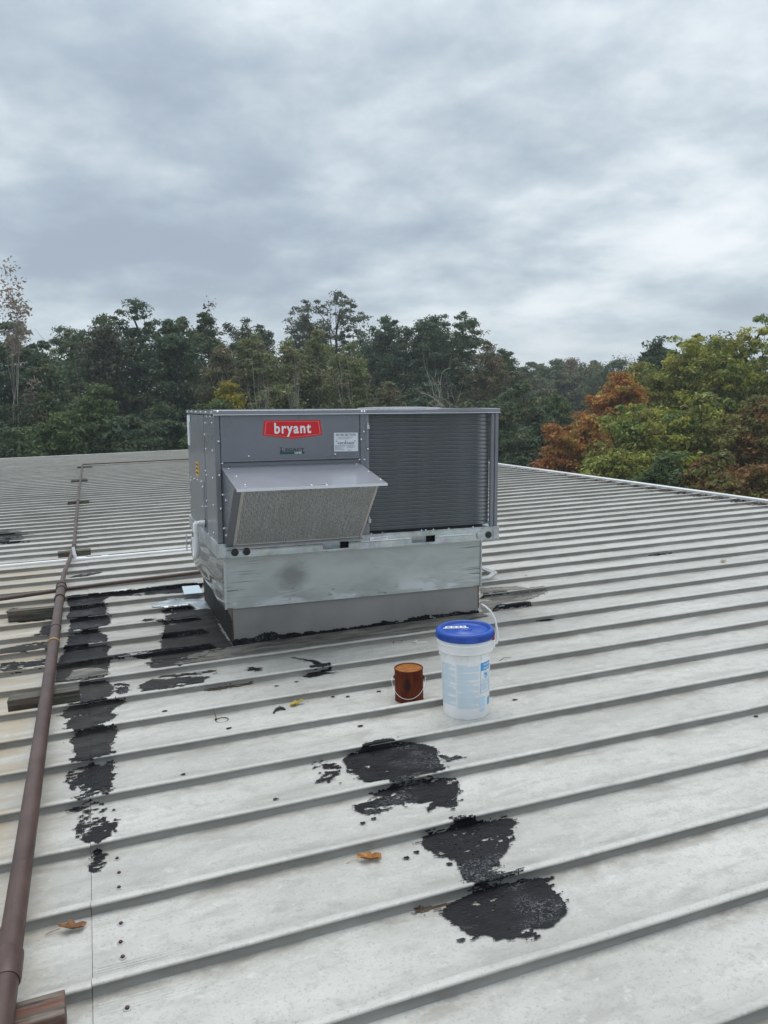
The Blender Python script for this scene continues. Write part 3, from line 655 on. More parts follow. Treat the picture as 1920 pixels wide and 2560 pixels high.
# ------------------------------------------------------------------ rooftop unit
ru = empty('rooftop_unit', UO); ru.rotation_euler = (0, UT, 0)
tag(ru, 'grey rooftop air conditioner with red badge, intake hood and dark condenser coil', 'air conditioner')
W, H, D = 2.20, 1.028, 1.56
# body core (dark inside faces sit behind every panel gap)
b = MB(); b.box(.012, 1.10, .03, D-.02, .06, 1.0); b.build('inner_casing', M_darkgap, ru)
# base rail with lifting pockets
b = MB(); y0, y1 = -.006, .0
for x0, x1 in ((0, .757), (.954, 1.458), (1.653, 2.208)): b.box(x0, x1, y0, .004, .014, .064)
b.box(0, 2.208, y0, .004, 0, .014); b.box(0, 2.208, y0, .004, .064, .098)
for x0, x1 in ((.03, .757), (.954, 1.458), (1.653, 1.99)): b.prism([(y0+.001, .044), (-.013, .049), (-.013, .053), (y0+.001, .060)], 'x', x0, x1)
b.box(0, 2.208, -.012, .02, .098, .104); b.box(0, 2.208, -.010, .02, -.003, 0)
b.build('base_rail', M_galv, ru, .002)
b = MB(); b.box(-.004, .002, -.006, 1.64, -.003, .098); b.box(-.008, .01, -.006, 1.64, .098, .104); b.build('base_rail', M_galv, ru, .002)
b = MB(); b.box(2.204, 2.21, .004, 1.6, -.003, .10); b.box(0, 2.2, 1.6, 1.606, 0, .098); b.build('base_rail', M_galv, ru, .002)
b = MB(); b.box(0, W, .03, 1.6, .085, .095); b.build('base_pan', M_galv, ru)
for x0, x1 in ((.757, .954), (1.458, 1.653)):
    b = MB(); b.box(x0-.02, x1-.03, .06, .07, .0, .075); b.box(x0, x1, .004, .06, .0, .006)
    b.build('fork_pocket', M_galv, ru)
    b = MB(); b.box(x1-.045, x1+.01, .05, .06, .004, .074); b.build('fork_pocket', M_darkgap, ru)
for x, m_ in ((.113, M_rubber), (.196, M_rubber), (2.035, M_galv), (2.115, M_rubber)):
    b = MB(); b.lathe([(.0001, .006), (.020, .0045), (.026, .002), (.027, 0)], seg=24); o = b.build('knockout_plug', m_, ru)
    o.rotation_euler = (R_(90), 0, 0); o.location = (x, y0-.0045, .039)
b = MB(); b.box(.0, .055, -.0105, -.0065, .004, .10); b.build('corner_bracket', M_galv, ru, .002)
b = MB(); b.box(2.155, 2.208, -.0105, -.0065, .004, .10); b.build('corner_bracket', M_galv, ru, .002)
# top cover with bowed front lip
xs = np.linspace(-.004, 2.204, 70)
def sag(x): return .006*math.sin(max(0, min(1, (x-1.1)/1.05))*2*math.pi)*-1
b = MB(); V, F = [], []
for x in xs:
    s_ = sag(x); V += [(x, -.010, 1.0+s_), (x, -.010, 1.026+s_), (x, -.006, 1.029+s_*.5), (x, .20, 1.033), (x, D, 1.030)]
for i in range(len(xs)-1):
    for j in range(4): F.append((i*5+j, i*5+5+j, i*5+6+j, i*5+1+j))
b.add(V, F)
b.box(-.005, -.001, -.009, D, 1.0, 1.0295); b.box(W+.001, W+.005, -.009, D, 1.0, 1.0295); b.box(-.001, W+.001, D, D+.004, 1.0, 1.029)
b.build('top_cover', M_gray2, ru)
b = MB(); b.box(-.006, 2.206, -.0145, -.0105, .996, 1.001); b.build('drip_edge', M_edge, ru)
b = MB(); b.lathe([(.36, 0), (.345, .008), (.20, .014), (.0001, .016)], (1.66, .76, 1.031), 40); b.build('fan_guard', M_gray, ru)
# corner posts and front frame
b = MB(); b.box(0, .037, 0, .03, .105, .998); b.build('corner_post', M_gray, ru, .004)
b = MB(); b.box(1.055, 1.098, 0, .03, .105, .998); b.build('frame_post', M_gray, ru, .003)
b = MB(); b.box(1.100, 1.126, .012, .03, .105, .995); b.build('frame_post', M_gray2, ru, .003)
b = MB(); b.box(2.133, 2.160, .0, .028, .105, .998); b.box(2.160, 2.168, .012, .030, .105, .998); b.box(2.168, 2.196, 0, .05, .105, .998)
b.box(2.190, 2.196, .05, .09, .105, .998); b.build('corner_post', M_gray, ru, .002)
# filter access panel, ledge, lower panel
b = MB(); b.box(.041, 1.051, .002, .028, .682, .996); b.box(.041, 1.051, -.005, .002, .672, .684); b.build('filter_panel', M_gray, ru, .003)
b = MB(); b.box(.041, 1.051, .006, .028, .642, .668); b.box(.041, 1.051, .001, .028, .618, .641); b.build('ledge', M_gray, ru, .002)
b = MB(); b.box(.041, 1.051, .012, .028, .105, .617); b.build('lower_panel', M_gray, ru)
# badges, letters, stickers
def plate(poly, y, t_, m_, name, parent): return MB().prism([(p[0], p[1]) for p in poly][::-1], 'y', y-t_, y).build(name, m_, parent)
EB = [(.347, .957), (.753, .955), (.765, .851), (.548, .826), (.334, .855)]
bd = plate(EB, .0015, .002, M_red, 'badge', ru)
cx, cz = .548, .895
def inset(P, k, kz): return [(cx+(x-cx)*k, cz+(z-cz)*kz) for x, z in P]
o_, i_ = inset(EB, .945, .87), inset(EB, .925, .835)
b = MB(); n_ = 5
b.add([(x, -.0009, z) for x, z in o_]+[(x, -.0009, z) for x, z in i_], [(i, (i+1) % 5, 5+(i+1) % 5, 5+i) for i in range(5)]); b.build('badge_outline', M_pinkline, bd)
text_front('bryant', .104, .548, -.0008, .8665, M_white, bd, bold=.0026, sx=.86, space=1.16)
lg = text_front('EGACY', .0305, .562, .0012, .7385, M_black, ru, 'lettering', .0004, 1.42)
text_front('L', .041, .469, .0012, .7375, M_black, ru, 'lettering', .0003, 1.2)
b = MB(); b.box(.456, .482, .0006, .0012, .7375, .7400); b.box(.452, .467, .0006, .0012, .7375, .7395); b.box(.452, .470, .0006, .0012, .7655, .7675)
b.build('serif', M_black, ru)
gb = plate([(.453, .735), (.632, .735), (.632, .718), (.453, .718)], .0015, .001, M_green, 'line_bar', ru)
text_front('LINE', .0185, .586, -.0001, .7200, M_white, gb, bold=.0005, sx=1.35)
LB = [(.854, .863), (1.036, .861), (1.036, .726), (.854, .728)]
lb = plate(LB, .0015, .0012, M_label, 'filter_sticker', ru)
text_front('FILTER SECTION', .0225, .945, -.0004, .8395, M_black, lb, sx=.93)
text_front('IMPORTANT', .0235, .945, -.0004, .778, M_black, lb, sx=.98)
b = MB()
for sx_, dr in ((.872, -1), (.944, 1), (1.015, 1)): b.add([(sx_-.005*dr, -.0003, .807), (sx_-.005*dr, -.0003, .797), (sx_+.006*dr, -.0003, .802)], [(0, 1, 2) if dr > 0 else (0, 2, 1)])
b.build('arrow_print', M_black, lb)
b = MB()
def lines(b, x0, x1, z0, z1, dz, th, y):
    z = z0
    while z > z1: b.box(x0, x0+(x1-x0)*random.uniform(.6, 1), y-.0002, y, z, z+th); z -= dz
lines(b, .885, 1.005, .829, .822, .006, .0025, -.0001); lines(b, .872, 1.02, .816, .810, .006, .003, -.0001)
lines(b, .860, .940, .769, .733, .0062, .0028, -.0001); lines(b, .950, 1.028, .769, .748, .0062, .0028, -.0001); b.box(.955, .985, -.0003, -.0001, .733, .738)
b.build('fine_print', M_greytext, lb)
rl = plate([(1.12, .084), (1.265, .082), (1.265, .050), (1.12, .052)], -.0105, .001, M_white, 'rail_sticker', ru)
b = MB(); b.box(1.150, 1.25, -.0118, -.0115, .070, .075); lines(b, 1.13, 1.245, .064, .055, .005, .002, -.0115); b.build('fine_print', M_greytext, rl)
# intake hood
HY, HZ = -.55, .537
hd = MB()
hd.prism([(.008, .634), (HY, HZ+.003), (HY-.004, HZ-.012), (HY+.0, HZ-.012), (HY+.003, HZ-.001), (.008, .628)], 'x', .043, 1.056)
hood = hd.build('hood_top', M_hood, ru, .0015)
b = MB(); b.box(.043, 1.056, HY-.008, HY-.004, HZ-.014, HZ+.001); b.build('hood_lip', M_edge, hood)
fb = [(-.012, .088)]                                              # foot of the filter
FT = (-.405, .515)
for x in (.048, 1.040):
    b = MB(); b.prism([(.0, .09), (.0, .625), (-.50, .539), (FT[0]-.02, FT[1]), (-.02, .09)], 'x', x, x+.004); b.build('hood_side', M_gray, ru)
# slanted filter: four frame bars and the mesh, a flange each side
bt, ft = Vector((0, -.022, .088)), Vector((0, FT[0]-.02, FT[1]+.012)); dv = (ft-bt); n_h = dv.length; dv.normalize(); nv = Vector((0, -dv.z, dv.y))
def slab(b, x0, x1, a0, a1, d0, d1):
    V = [Vector((x, 0, 0))+bt+dv*a+nv*d for d in (d0, d1) for a in (a0, a1) for x in (x0, x1)]
    b.add(V, [(0, 2, 3, 1), (4, 5, 7, 6), (0, 1, 5, 4), (2, 6, 7, 3), (0, 4, 6, 2), (1, 3, 7, 5)])
fx0, fx1 = .098, 1.044
b = MB(); slab(b, fx0+.018, fx1-.018, .018, n_h-.012, -.004, .002)
mesh_o = b.build('filter_mesh', M_filter, ru)
for x0, x1 in ((.048, .0975), (1.0415, 1.0435)):
    b = MB(); slab(b, x0, x1, -.01, n_h, -.006, .0035); b.build('hood_flange', M_gray, ru)
for x0, x1, a0, a1 in ((fx0, fx0+.018, 0, n_h), (fx1-.018, fx1, 0, n_h), (fx0+.018, fx1-.018, 0, .018), (fx0+.018, fx1-.018, n_h-.012, n_h)):
    b = MB(); slab(b, x0, x1, a0, a1, -.012, .007); b.build('filter_frame', M_filtframe, mesh_o, .0015)
b = MB(); b.box(.06, 1.056, -.045, .0, .076, .086); b.build('filter_ledge', M_gray2, ru, .0015)
hl = MB(); hl.add([(.535, HY+.005, HZ+.0045), (.645, HY+.005, HZ+.0045), (.640, HY+.036, HZ+.0107), (.532, HY+.036, HZ+.0107)], [(0, 1, 2, 3)]); hlo = hl.build('hood_sticker', M_white, hood)
hl = MB(); hl.add([(.542, HY+.009, HZ+.006), (.637, HY+.009, HZ+.006), (.634, HY+.030, HZ+.0101), (.539, HY+.030, HZ+.0101)], [(0, 1, 2, 3)]); hl.build('hood_print', M_black, hlo)
# condenser coil wrapping round the right front corner, row by row
CO = [(1.128, .040)]
arc = [(2.085+.085*math.sin(a), .128-.085*math.cos(a)) for a in np.linspace(0, math.pi/2, 12)]
path = [(1.128, .043), (1.5, .043), (1.9, .043)]+arc+[(2.170, .5), (2.170, 1.4)]
ROWS = 29; z0c, z1c = .118, .992; dzc = (z1c-z0c)/ROWS
def strip(b, path, prof):
    """extrude a little profile (outward offset, z) along the coil line"""
    n = len(path); m_ = len(prof); V = []
    for i, p in enumerate(path):
        a, c_ = path[max(i-1, 0)], path[min(i+1, n-1)]; tx, ty = c_[0]-a[0], c_[1]-a[1]; L_ = math.hypot(tx, ty); nx, ny = ty/L_, -tx/L_
        V += [(p[0]+nx*d, p[1]+ny*d, z) for d, z in prof]
    F = [(i*m_+j, (i+1)*m_+j, (i+1)*m_+j+1, i*m_+j+1) for i in range(n-1) for j in range(m_-1)]
    b.add(V, F)
b = MB(); strip(b, path, [(-.004, z0c), (-.004, z1c)]); coil = b.build('condenser_coil', M_coil, ru)
rme = tme = None
for r_i in range(ROWS):
    if rme is None:
        b = MB(); strip(b, path, [(-.003, .0), (0, .004), (.0005, dzc*.5), (0, dzc-.008), (-.003, dzc-.005)]); o = b.build('fin_row', M_coil, coil); rme = o.data
        b = MB(); strip(b, path, [(-.003, -.007), (.0014, -.005), (.0014, -.001), (-.003, .0)]); o2 = b.build('tube_band', M_tube, coil); tme = o2.data
    else: o = link_mesh('fin_row', rme, coil); o2 = link_mesh('tube_band', tme, coil)
    o.location = (0, 0, z0c+dzc*r_i); o2.location = (0, 0, z0c+dzc*(r_i+1))
b = MB(); b.box(1.128, 2.09, .050, .09, .105, .120); b.build('drip_pan', M_darkgap, ru)
# inner dividing wall right and back of the condenser section
b = MB(); b.box(1.098, 1.12, .03, D-.02, .105, .998); b.box(1.12, 2.16, 1.40, 1.42, .105, .998); b.build('partition', M_darkgap, ru)
b = MB(); b.box(2.16, 2.196, D-.06, D, .105, .998); b.build('corner_post', M_gray, ru, .003)
for x, z in ((1.114, .905), (1.121, .207)):
    b = MB(); b.box(x-.010, x+.012, -.004, .012, z-.018, z+.012); b.box(x-.006, x+.003, -.008, -.004, z+.012, z+.028); b.build('coil_clip', M_galv, ru, .002)
# left side panels
b = MB(); b.box(.0, .012, .034, .055, .105, .998); b.box(.004, .012, .060, .53, .105, .992); b.build('side_panel', M_gray, ru, .002)
b = MB(); b.box(.001, .012, .535, D-.005, .105, .992); b.build('side_panel', M_gray, ru, .002)
ac = MB(); ac.box(-.003, .001, .60, 1.40, .112, .49); ac.build('access_cover', M_gray, ru, .0015)
b = MB(); b.box(-.0032, .0, .66, .672, .33, .45); b.build('access_slot', M_darkgap, ru)
ye = MB(); ye.box(-.002, .001, .90, 1.07, .498, .612); yo = ye.build('caution_sticker', M_yellow, ru)
b = MB()
for z in (.585, .555, .52): b.box(-.0026, -.002, .925, 1.045, z, z+.016)
b.build('fine_print', M_rust, yo)
b = MB(); b.box(-.0035, .001, 1.40, 1.53, .73, .985); b.box(-.0045, -.0035, 1.31, 1.48, .93, .985); b.box(-.0045, -.0035, 1.41, 1.47, .86, .93); b.build('white_tape', M_label, ru)
# condensate trap
b = MB(); b.tube([(.0, .615, .170), (-.045, .615, .170)], .021, 14); b.tube([(-.045, .615, .170), (-.062, .617, .168), (-.070, .620, .155), (-.072, .622, .06), (-.074, .624, -.06), (-.074, .640, -.092), (-.074, .675, -.100), (-.074, .71, -.085), (-.074, .725, -.05), (-.074, .735, .03)], .019, 14)
b.tube([(-.060, .616, .171), (-.071, .619, .165), (-.0715, .6205, .100)], .0245, 14); b.tube([(-.073, .7345, .02), (-.074, .7365, .045)], .0235, 14)
trap = b.build('condensate_trap', M_pvc, ru)
b = MB(); b.lathe([(.0001, .004), (.036, .004), (.038, 0)], seg=24); o = b.build('pipe_gasket', M_rubber, ru); o.rotation_euler = (0, R_(-90), 0); o.location = (-.001, .615, .170)
# screws
sme = None
def screw(x, y, z, side=False):
    global sme
    if sme is None:
        b = MB(); b.lathe([(.0095, 0), (.0095, .0012), (.006, .002), (.006, .0045), (.004, .006), (.0001, .0062)], seg=10); o = b.build('screw', M_screw, ru); sme = o.data
    else: o = link_mesh('screw', sme, ru)
    o.location = (x, y, z); o.rotation_euler = (0, R_(-90), 0) if side else (R_(90), 0, 0)
for x, z in [(0.025,1.02),(1.065,1.012),(1.086,1.012),(0.027,0.817),(0.026,0.584),(0.045,0.448),(0.029,0.351),(0.046,0.211),(0.026,0.095),(0.048,0.666),(1.083,0.867),(1.063,0.811),(1.113,0.74),(1.085,0.662),(1.046,0.663),(0.233,0.71),(0.862,0.707)]:
    screw(x, (-.011 if z > 1.0 else (.002 if .66 < z < .99 and .04 < x < 1.05 else 0)) - (.001), z)
for y, z in [(0.431,0.937),(0.1,0.943),(0.487,0.851),(0.446,0.744),(0.123,0.749),(0.503,0.579),(0.468,0.549),(0.146,0.554),(1.38,0.46),(1.165,0.465),(0.961,0.471),(0.739,0.477),(0.671,0.442),(1.463,0.425),(1.503,0.27),(0.499,0.352),(0.717,0.285),(0.549,0.304),(0.168,0.358),(1.523,0.114),(1.454,0.079),(0.472,0.104),(0.56,0.084),(0.272,0.108),(0.25,0.092),(0.199,0.153),(0.17,0.988),(0.346,0.986)]:
    screw(-.0035 if .59 < y < 1.41 and z < .50 else .001, y, z, True)
for y in (.07, .35, .62, .90, 1.18, 1.45): screw(-.0055, y, 1.015, True)
for x, t_ in ((.085, .06), (.10, .45), (.115, .85), (1.02, .04), (1.03, .45), (1.04, .85)):
    b = link_mesh('screw', sme, ru); b.location = (x, .008+(HY-.008)*t_, .6345+(HZ-.631)*t_+.0005)
for y, z in ((-.10, .42), (-.06, .17)): screw(.0475, y, z, True)
for x in (1.14, 1.23, 1.55, 1.585, 1.65, 1.78, 1.99): b = link_mesh('screw', sme, ru); b.location = (x, .018, .1045)

# conduit behind the right end
cd = MB()
for dx, dz in ((0, .0), (.035, .0)):
    cd.tube([(2.9, 6.95+dx, .32), (3.10, 6.93+dx, .24), (3.32+dx, 6.85, .13), (3.50+dx, 6.72, .075), (3.53+dx, 6.58, .062), (3.40, 6.44-dx, .062), (3.15, 6.42-dx, .065), (2.94, 6.45-dx, .10)], .014, 10)
tag(cd.build('conduit_loop', M_cable), 'looped grey flexible conduit on the roof at the right end of the unit', 'conduit')

# ------------------------------------------------------------------ pipes and sleepers
PZ_ = .131; PR = .0355
gp = empty('gas_pipe', (-.335, .5, PZ_)); tag(gp, 'long rust-brown painted gas pipe running away on timber sleepers, with two branches', 'pipe')
def gl(p): return [(a+.335, b_-.5, c_-PZ_) for a, b_, c_ in p]
MB().tube(gl([(-.335, .2, PZ_), (-.338, 2.28, PZ_), (-.333, 4.8, PZ_), (-.335, 7.45, PZ_)]), PR, 20).build('pipe_run', M_pipe, gp)
MB().tube(gl([(-.335, 7.5, PZ_), (-.331, 8.3, .118), (-.30, 9.0, .105), (-.262, 9.9, .100), (-.262, 13, .100), (-.262, 17, .10), (-.246, 20, .098), (-.225, 24.65, .098)]), .0215, 14).build('pipe_run', M_pipe, gp)
MB().tube(gl([(-.225, 24.66, .098), (1, 24.66, .098), (6.5, 24.66, .098)]), .0215, 12).build('pipe_run', M_pipe, gp)
MB().tube(gl([(-.34, 7.62, .105), (.3, 7.74, .095), (.95, 7.84, .09), (1.5, 7.86, .10)]), .019, 12).build('branch_pipe', M_pipe, gp)
MB().tube(gl([(-.35, 7.60, .105), (-.8, 7.56, .09), (-2.5, 7.44, .075), (-4.6, 7.30, .075)]), .019, 12).build('branch_pipe', M_pipe, gp)
b = MB()
for y, r0, l_ in ((7.42, .046, .05), (7.30, .044, .0)): pass
b.tube(gl([(-.335, 7.12, PZ_), (-.335, 7.14, PZ_)]), [.045, .045], 20); b.tube(gl([(-.335, 7.14, PZ_), (-.335, 7.46, PZ_)]), [.0395, .0395], 20)
b.tube(gl([(-.335, 7.46, PZ_), (-.335, 7.48, PZ_)]), .046, 20); b.tube(gl([(-.335, 7.48, PZ_), (-.335, 7.62, PZ_)]), .0405, 20); b.tube(gl([(-.335, 7.62, PZ_), (-.335, 7.66, PZ_)]), [.047, .044], 20)
b.build('tee_fitting', M_pipe, gp)
MB().tube(gl([(-.334, 6.14, PZ_), (-.334, 6.17, PZ_)]), .0395, 20).build('coupling_ring', M_pipe, gp)
b = MB(); b.tube(gl([(-.334, 5.74, PZ_), (-.334, 5.768, PZ_)]), .0415, 20); b.build('coupling_ring', M_brass, gp)
b = MB(); b.tube(gl([(-.337, 2.29, PZ_), (-.337, 2.30, PZ_), (-.337, 2.41, PZ_), (-.337, 2.42, PZ_)]), [.0375, .041, .041, .0375], 20); b.build('coupling_ring', M_pipe, gp)
for y in (9.9, 10.02, 12.3, 14.9, 17.3): MB().tube(gl([(-.262, y, .1), (-.262, y+.05, .1)]), .027, 12).build('coupling_ring', M_pipe, gp)

def sleeper(cx, cy, lx, ly, hz, rz, label, m_=None):
    o = MB().box(-lx/2, lx/2, -ly/2, ly/2, 0, hz).build('timber_sleeper', m_ or M_wood, None, .004)
    me = o.data
    r = np.random.default_rng(int(cx*100+cy*10) & 255)
    for v_ in me.vertices: v_.co += Vector(r.uniform(-.004, .004, 3))*Vector((1, 1, 1 if v_.co.z > .01 else 0))
    o.location = (cx, cy, .001); o.rotation_euler = (0, 0, R_(rz)); tag(o, label, 'timber block', 'timber sleepers under the brown pipe'); return o
def pan_y(k, ly): return RIB0+PITCH*k+.048+ly/2
sleeper(-.403, 2.195, .44, .11, .094, 2, 'rust-stained timber sleeper under the pipe in the bottom left corner of the photo', M_wood2)
sleeper(-.355, pan_y(7, .09)+.012, .385, .092, .094, 0, 'mossy timber sleeper under the pipe, beside the black tar column')
sleeper(-.535, pan_y(12, .09)+.19, .40, .10, .088, -3, 'mossy timber sleeper under the left branch pipe next to the tee fitting')
sleeper(-.26, pan_y(19, .1)+.14, .36, .10, .075, 0, 'pale timber sleeper under the thin pipe just behind the white plastic tee')
sleeper(-.26, 15.25, .36, .12, .075, 0, 'dark timber sleeper under the thin pipe, second beyond the white plastic pipe')
sleeper(-.28, 19.75, .36, .14, .074, 0, 'dark timber sleeper under the thin pipe, third beyond the white plastic pipe')
sleeper(-.17, 24.25, .40, .14, .072, 0, 'brown timber sleeper under the far bend of the thin pipe')

pv = empty('drain_pipe', (-.25, 9.35, .058)); tag(pv, 'white plastic drain pipe with a tee lying across the roof ribs', 'pipe')
def pl(p): return [(a+.25, b_-9.35, c_-.058) for a, b_, c_ in p]
MB().tube(pl([(-9, 9.30, .058), (-.25, 9.35, .058), (1.6, 9.345, .058), (3.0, 9.34, .058)]), .0175, 12).build('pipe_run', M_pvc, pv)
b = MB(); b.tube(pl([(-.31, 9.35, .058), (-.13, 9.35, .058)]), .0235, 12); b.tube(pl([(-.245, 9.35, .058), (-.248, 9.355, .12)]), .0225, 12); b.tube(pl([(-.095+.13, 9.35, .058), (-.02+.13, 9.35, .058)]), .0225, 12)
b.build('tee_fitting', M_pvc, pv)
MB().tube(pl([(-.248, 9.355, .10), (-.255, 9.37, .20)]), .0175, 12).build('vent_stub', M_pvc, pv)

fl = MB(); fl.prism([(.715, 7.46), (.868, 7.44), (.862, 7.12), (.700, 7.135)], 'z', .049, .053)
tag(fl.build('zinc_offcut', M_flash), 'loose bluish bare zinc sheet lying by the left side of the curb', 'metal sheet')

# ------------------------------------------------------------------ bucket
BK = (1.862, 3.798, .001)
bk = empty('bucket', BK); bk.scale = (1.02, 1.02, 1.035); tag(bk, 'tall white plastic bucket with blue lid and pale blue print', 'bucket')
to_cam = math.atan2(-BK[1], -BK[0])
def br(z): return .1245+.0115*z/.39
b = MB(); b.lathe([(.0001, .006), (.117, .004), (.1225, .0), (.1245, .004), (br(.385), .385), (br(.43), .43)], seg=64); b.build('body', M_bucket, bk)
b = MB(); b.lathe([(.1375, .362), (.1500, .356), (.1515, .362), (.1490, .398), (.1530, .402), (.1530, .408), (.1490, .412), (.1485, .432)], seg=64); b.build('collar', M_bucket, bk)
for k in range(12):
    a = k*math.pi/6+.2; b = MB(); r0 = br(.34)-.002; b.box(r0, r0+.0105, -.0016, .0016, .325, .361); o = b.build('stiffening_rib', M_bucket, bk); o.rotation_euler = (0, 0, a)
b = MB(); b.lathe([(.0001, .452), (.034, .452), (.036, .4555), (.040, .4555), (.042, .452), (.110, .451), (.128, .4515), (.131, .455), (.134, .466), (.140, .469), (.150, .467), (.1555, .459), (.157, .448), (.157, .436), (.1585, .434), (.1585, .425), (.150, .425)], seg=72)
lid = b.build('lid', M_blue, bk)
b = MB()
for k in range(72):
    if (k // 9) % 2 == 0 or k % 9 < 5:
        a = 2*math.pi*k/72; c_, s_ = math.cos(a), math.sin(a)
        def PT(r, t, z): return (r*c_-t*s_, r*s_+t*c_, z)
        b.add([PT(.1565, -.002, .434), PT(.1605, -.002, .434), PT(.1605, .002, .434), PT(.1565, .002, .434), PT(.1545, -.002, .459), PT(.157, -.002, .458), PT(.157, .002, .458), PT(.1545, .002, .459)],
              [(0, 3, 2, 1), (4, 5, 6, 7), (0, 1, 5, 4), (1, 2, 6, 5), (2, 3, 7, 6), (3, 0, 4, 7)])
b.build('lid_lug', M_blue, lid)
b = MB(); b.box(-.062, .062, -.018, -.011, 0, .005); b.box(-.056, .056, .010, .016, 0, .005)
for x in (-.056, -.026, .002, .028, .052): b.box(x-.004, x+.004, -.011, .010, 0, .005)
b.box(-.072, -.060, -.018, -.010, 0, .004); b.box(.058, .068, -.018, -.010, 0, .004)
pt = b.build('pull_tab', M_white, None); pt.location = (BK[0]-.025, BK[1]+.062, .470); pt.rotation_euler = (0, 0, R_(-20))
tag(pt, 'white slotted plastic strip lying on the blue bucket lid', 'plastic strip')
ra = to_cam+R_(82)
b = MB(); b.box(.147, .162, -.010, .010, .415, .437); o = b.build('red_tab', M_redtab, bk); o.rotation_euler = (0, 0, ra-R_(8))
b = MB(); b.box(.148, .160, -.016, .016, .365, .405); b.lathe([(.013, .0), (.013, .011), (.0001, .012)], seg=16); ear = b.build('bail_ear', M_bucket, bk, .002); ear.rotation_euler = (0, 0, ra)
E0 = Vector((.164*math.cos(ra), .164*math.sin(ra), .385)); rv = Vector((math.cos(ra), math.sin(ra), 0)); bkv = Vector((-math.sin(ra), math.cos(ra), 0))
hp = [E0+rv*a+bkv*(-c_)+Vector((0, 0, z)) for a, c_, z in ((-.012, .0, .0), (.006, -.0, .005), (.012, .004, .03), (.010, .02, .09), (.002, .05, .15), (-.016, .085, .20), (-.04, .12, .235), (-.055, .14, .25))]
b = MB(); b.tube(hp, [.006, .007, .0066, .006, .0056, .0052, .0045, .003], 8); b.build('bail', M_bucket, bk)
# print on the bucket: thin strips bent round the body
def az(s): return to_cam+math.asin(max(-.985, min(.985, s)))
def bent(b, a0, a1, z0, z1, off=.0006, seg=10):
    V = []
    for j in range(seg+1):
        a = a0+(a1-a0)*j/seg
        for z in (z0, z1): r = br(z)+off; V.append((r*math.cos(a), r*math.sin(a), z))
    b.add(V, [(2*j, 2*j+2, 2*j+3, 2*j+1) for j in range(seg)], True)
lbm = MB()
for s0, s1, zt, zb, sd0 in ((-.965, -.41, .300, .070, 1), (-.37, .535, .302, .062, 2)):
    z = zt; rr = random.Random(sd0); para = 0
    a0, a1 = az(s0), az(s1)
    while z > zb:
        if para <= 0:
            para = rr.randint(3, 9); z -= .0035
            bent(lbm, a0+(a1-a0)*rr.choice((0, 0, .25)), a0+(a1-a0)*rr.uniform(.45, .9), z, z+.0034); z -= .0048; continue
        bent(lbm, a0+(a1-a0)*rr.choice((0, 0, .02)), a0+(a1-a0)*(1 if para > 1 else rr.uniform(.3, .9)), z, z+.0020); z -= .0042; para -= 1
lbm.build('printed_text', M_lblue, bk)
wp = MB(); wa0, wa1 = az(.60), az(.955); bent(wp, wa0, wa1, .262, .306, .0007); bent(wp, wa0, wa1, .141, .1425, .0007); bent(wp, wa0, wa1, .186, .1872, .0007)
bent(wp, wa0, wa0+.02, .141, .30, .0007, 2); bent(wp, wa1-.03, wa1, .141, .30, .0007, 2)
bent(wp, az(.90), az(.975), .062, .104, .0007)
wpo = wp.build('warning_panel', M_mblue, bk)
wp = MB(); z = .212
while z > .15:
    if abs(z-.187) > .004: bent(wp, wa0+.06, wa1-.09-random.random()*.12, z, z+.0022, .0007)
    z -= .0045
bent(wp, az(.56), az(.80), .064, .120, .0006)
for i in range(5): bent(wp, az(.56), az(.80)-random.random()*.1, .054-.004*i, .056-.004*i, .0006)
wp.build('printed_text', M_lblue, bk)
def bend_text(txt, size, a, z, m_, parent, sx=1.0, bold=0):
    me = text_mesh(txt, size, bold, sx, .0001)
    for v_ in me.vertices:
        zz2 = z+v_.co.y; r = br(zz2)+.0011+v_.co.z; aa = a+v_.co.x/br(z); v_.co = (r*math.cos(aa), r*math.sin(aa), zz2)
    me.materials.clear(); me.materials.append(m_); return link_mesh('lettering', me, parent)
wm = (wa0+wa1)/2
bend_text('WARNING', .016, wm+.06, .288, M_white, wpo, .80, .0003); bend_text('WARNING', .016, wm+.06, .268, M_white, wpo, .80, .0003)
ic = MB()
def ringpt(a, rr_): return (wm+rr_*1.0*math.cos(a)/br(.238), .237+rr_*math.sin(a))
V = []
for j in range(33):
    for rr_ in (.0195, .0180):
        aa, z = ringpt(2*math.pi*j/32, rr_); r = br(z)+.0008; V.append((r*math.cos(aa), r*math.sin(aa), z))
ic.add(V, [(2*j, 2*j+2, 2*j+3, 2*j+1) for j in range(32)])
for dx, dz, w_, h_ in ((-.003, .006, .016, .009), (.006, .0, .012, .012), (-.007, -.004, .006, .009), (.008, -.009, .006, .008), (-.004, -.012, .010, .004), (-.010, .009, .008, .006)):
    bent(ic, wm+(dx-w_/2)/br(.238), wm+(dx+w_/2)/br(.238), .237+dz-h_/2, .237+dz+h_/2, .0008, 3)
ic.build('warning_icon', M_mblue, wpo)

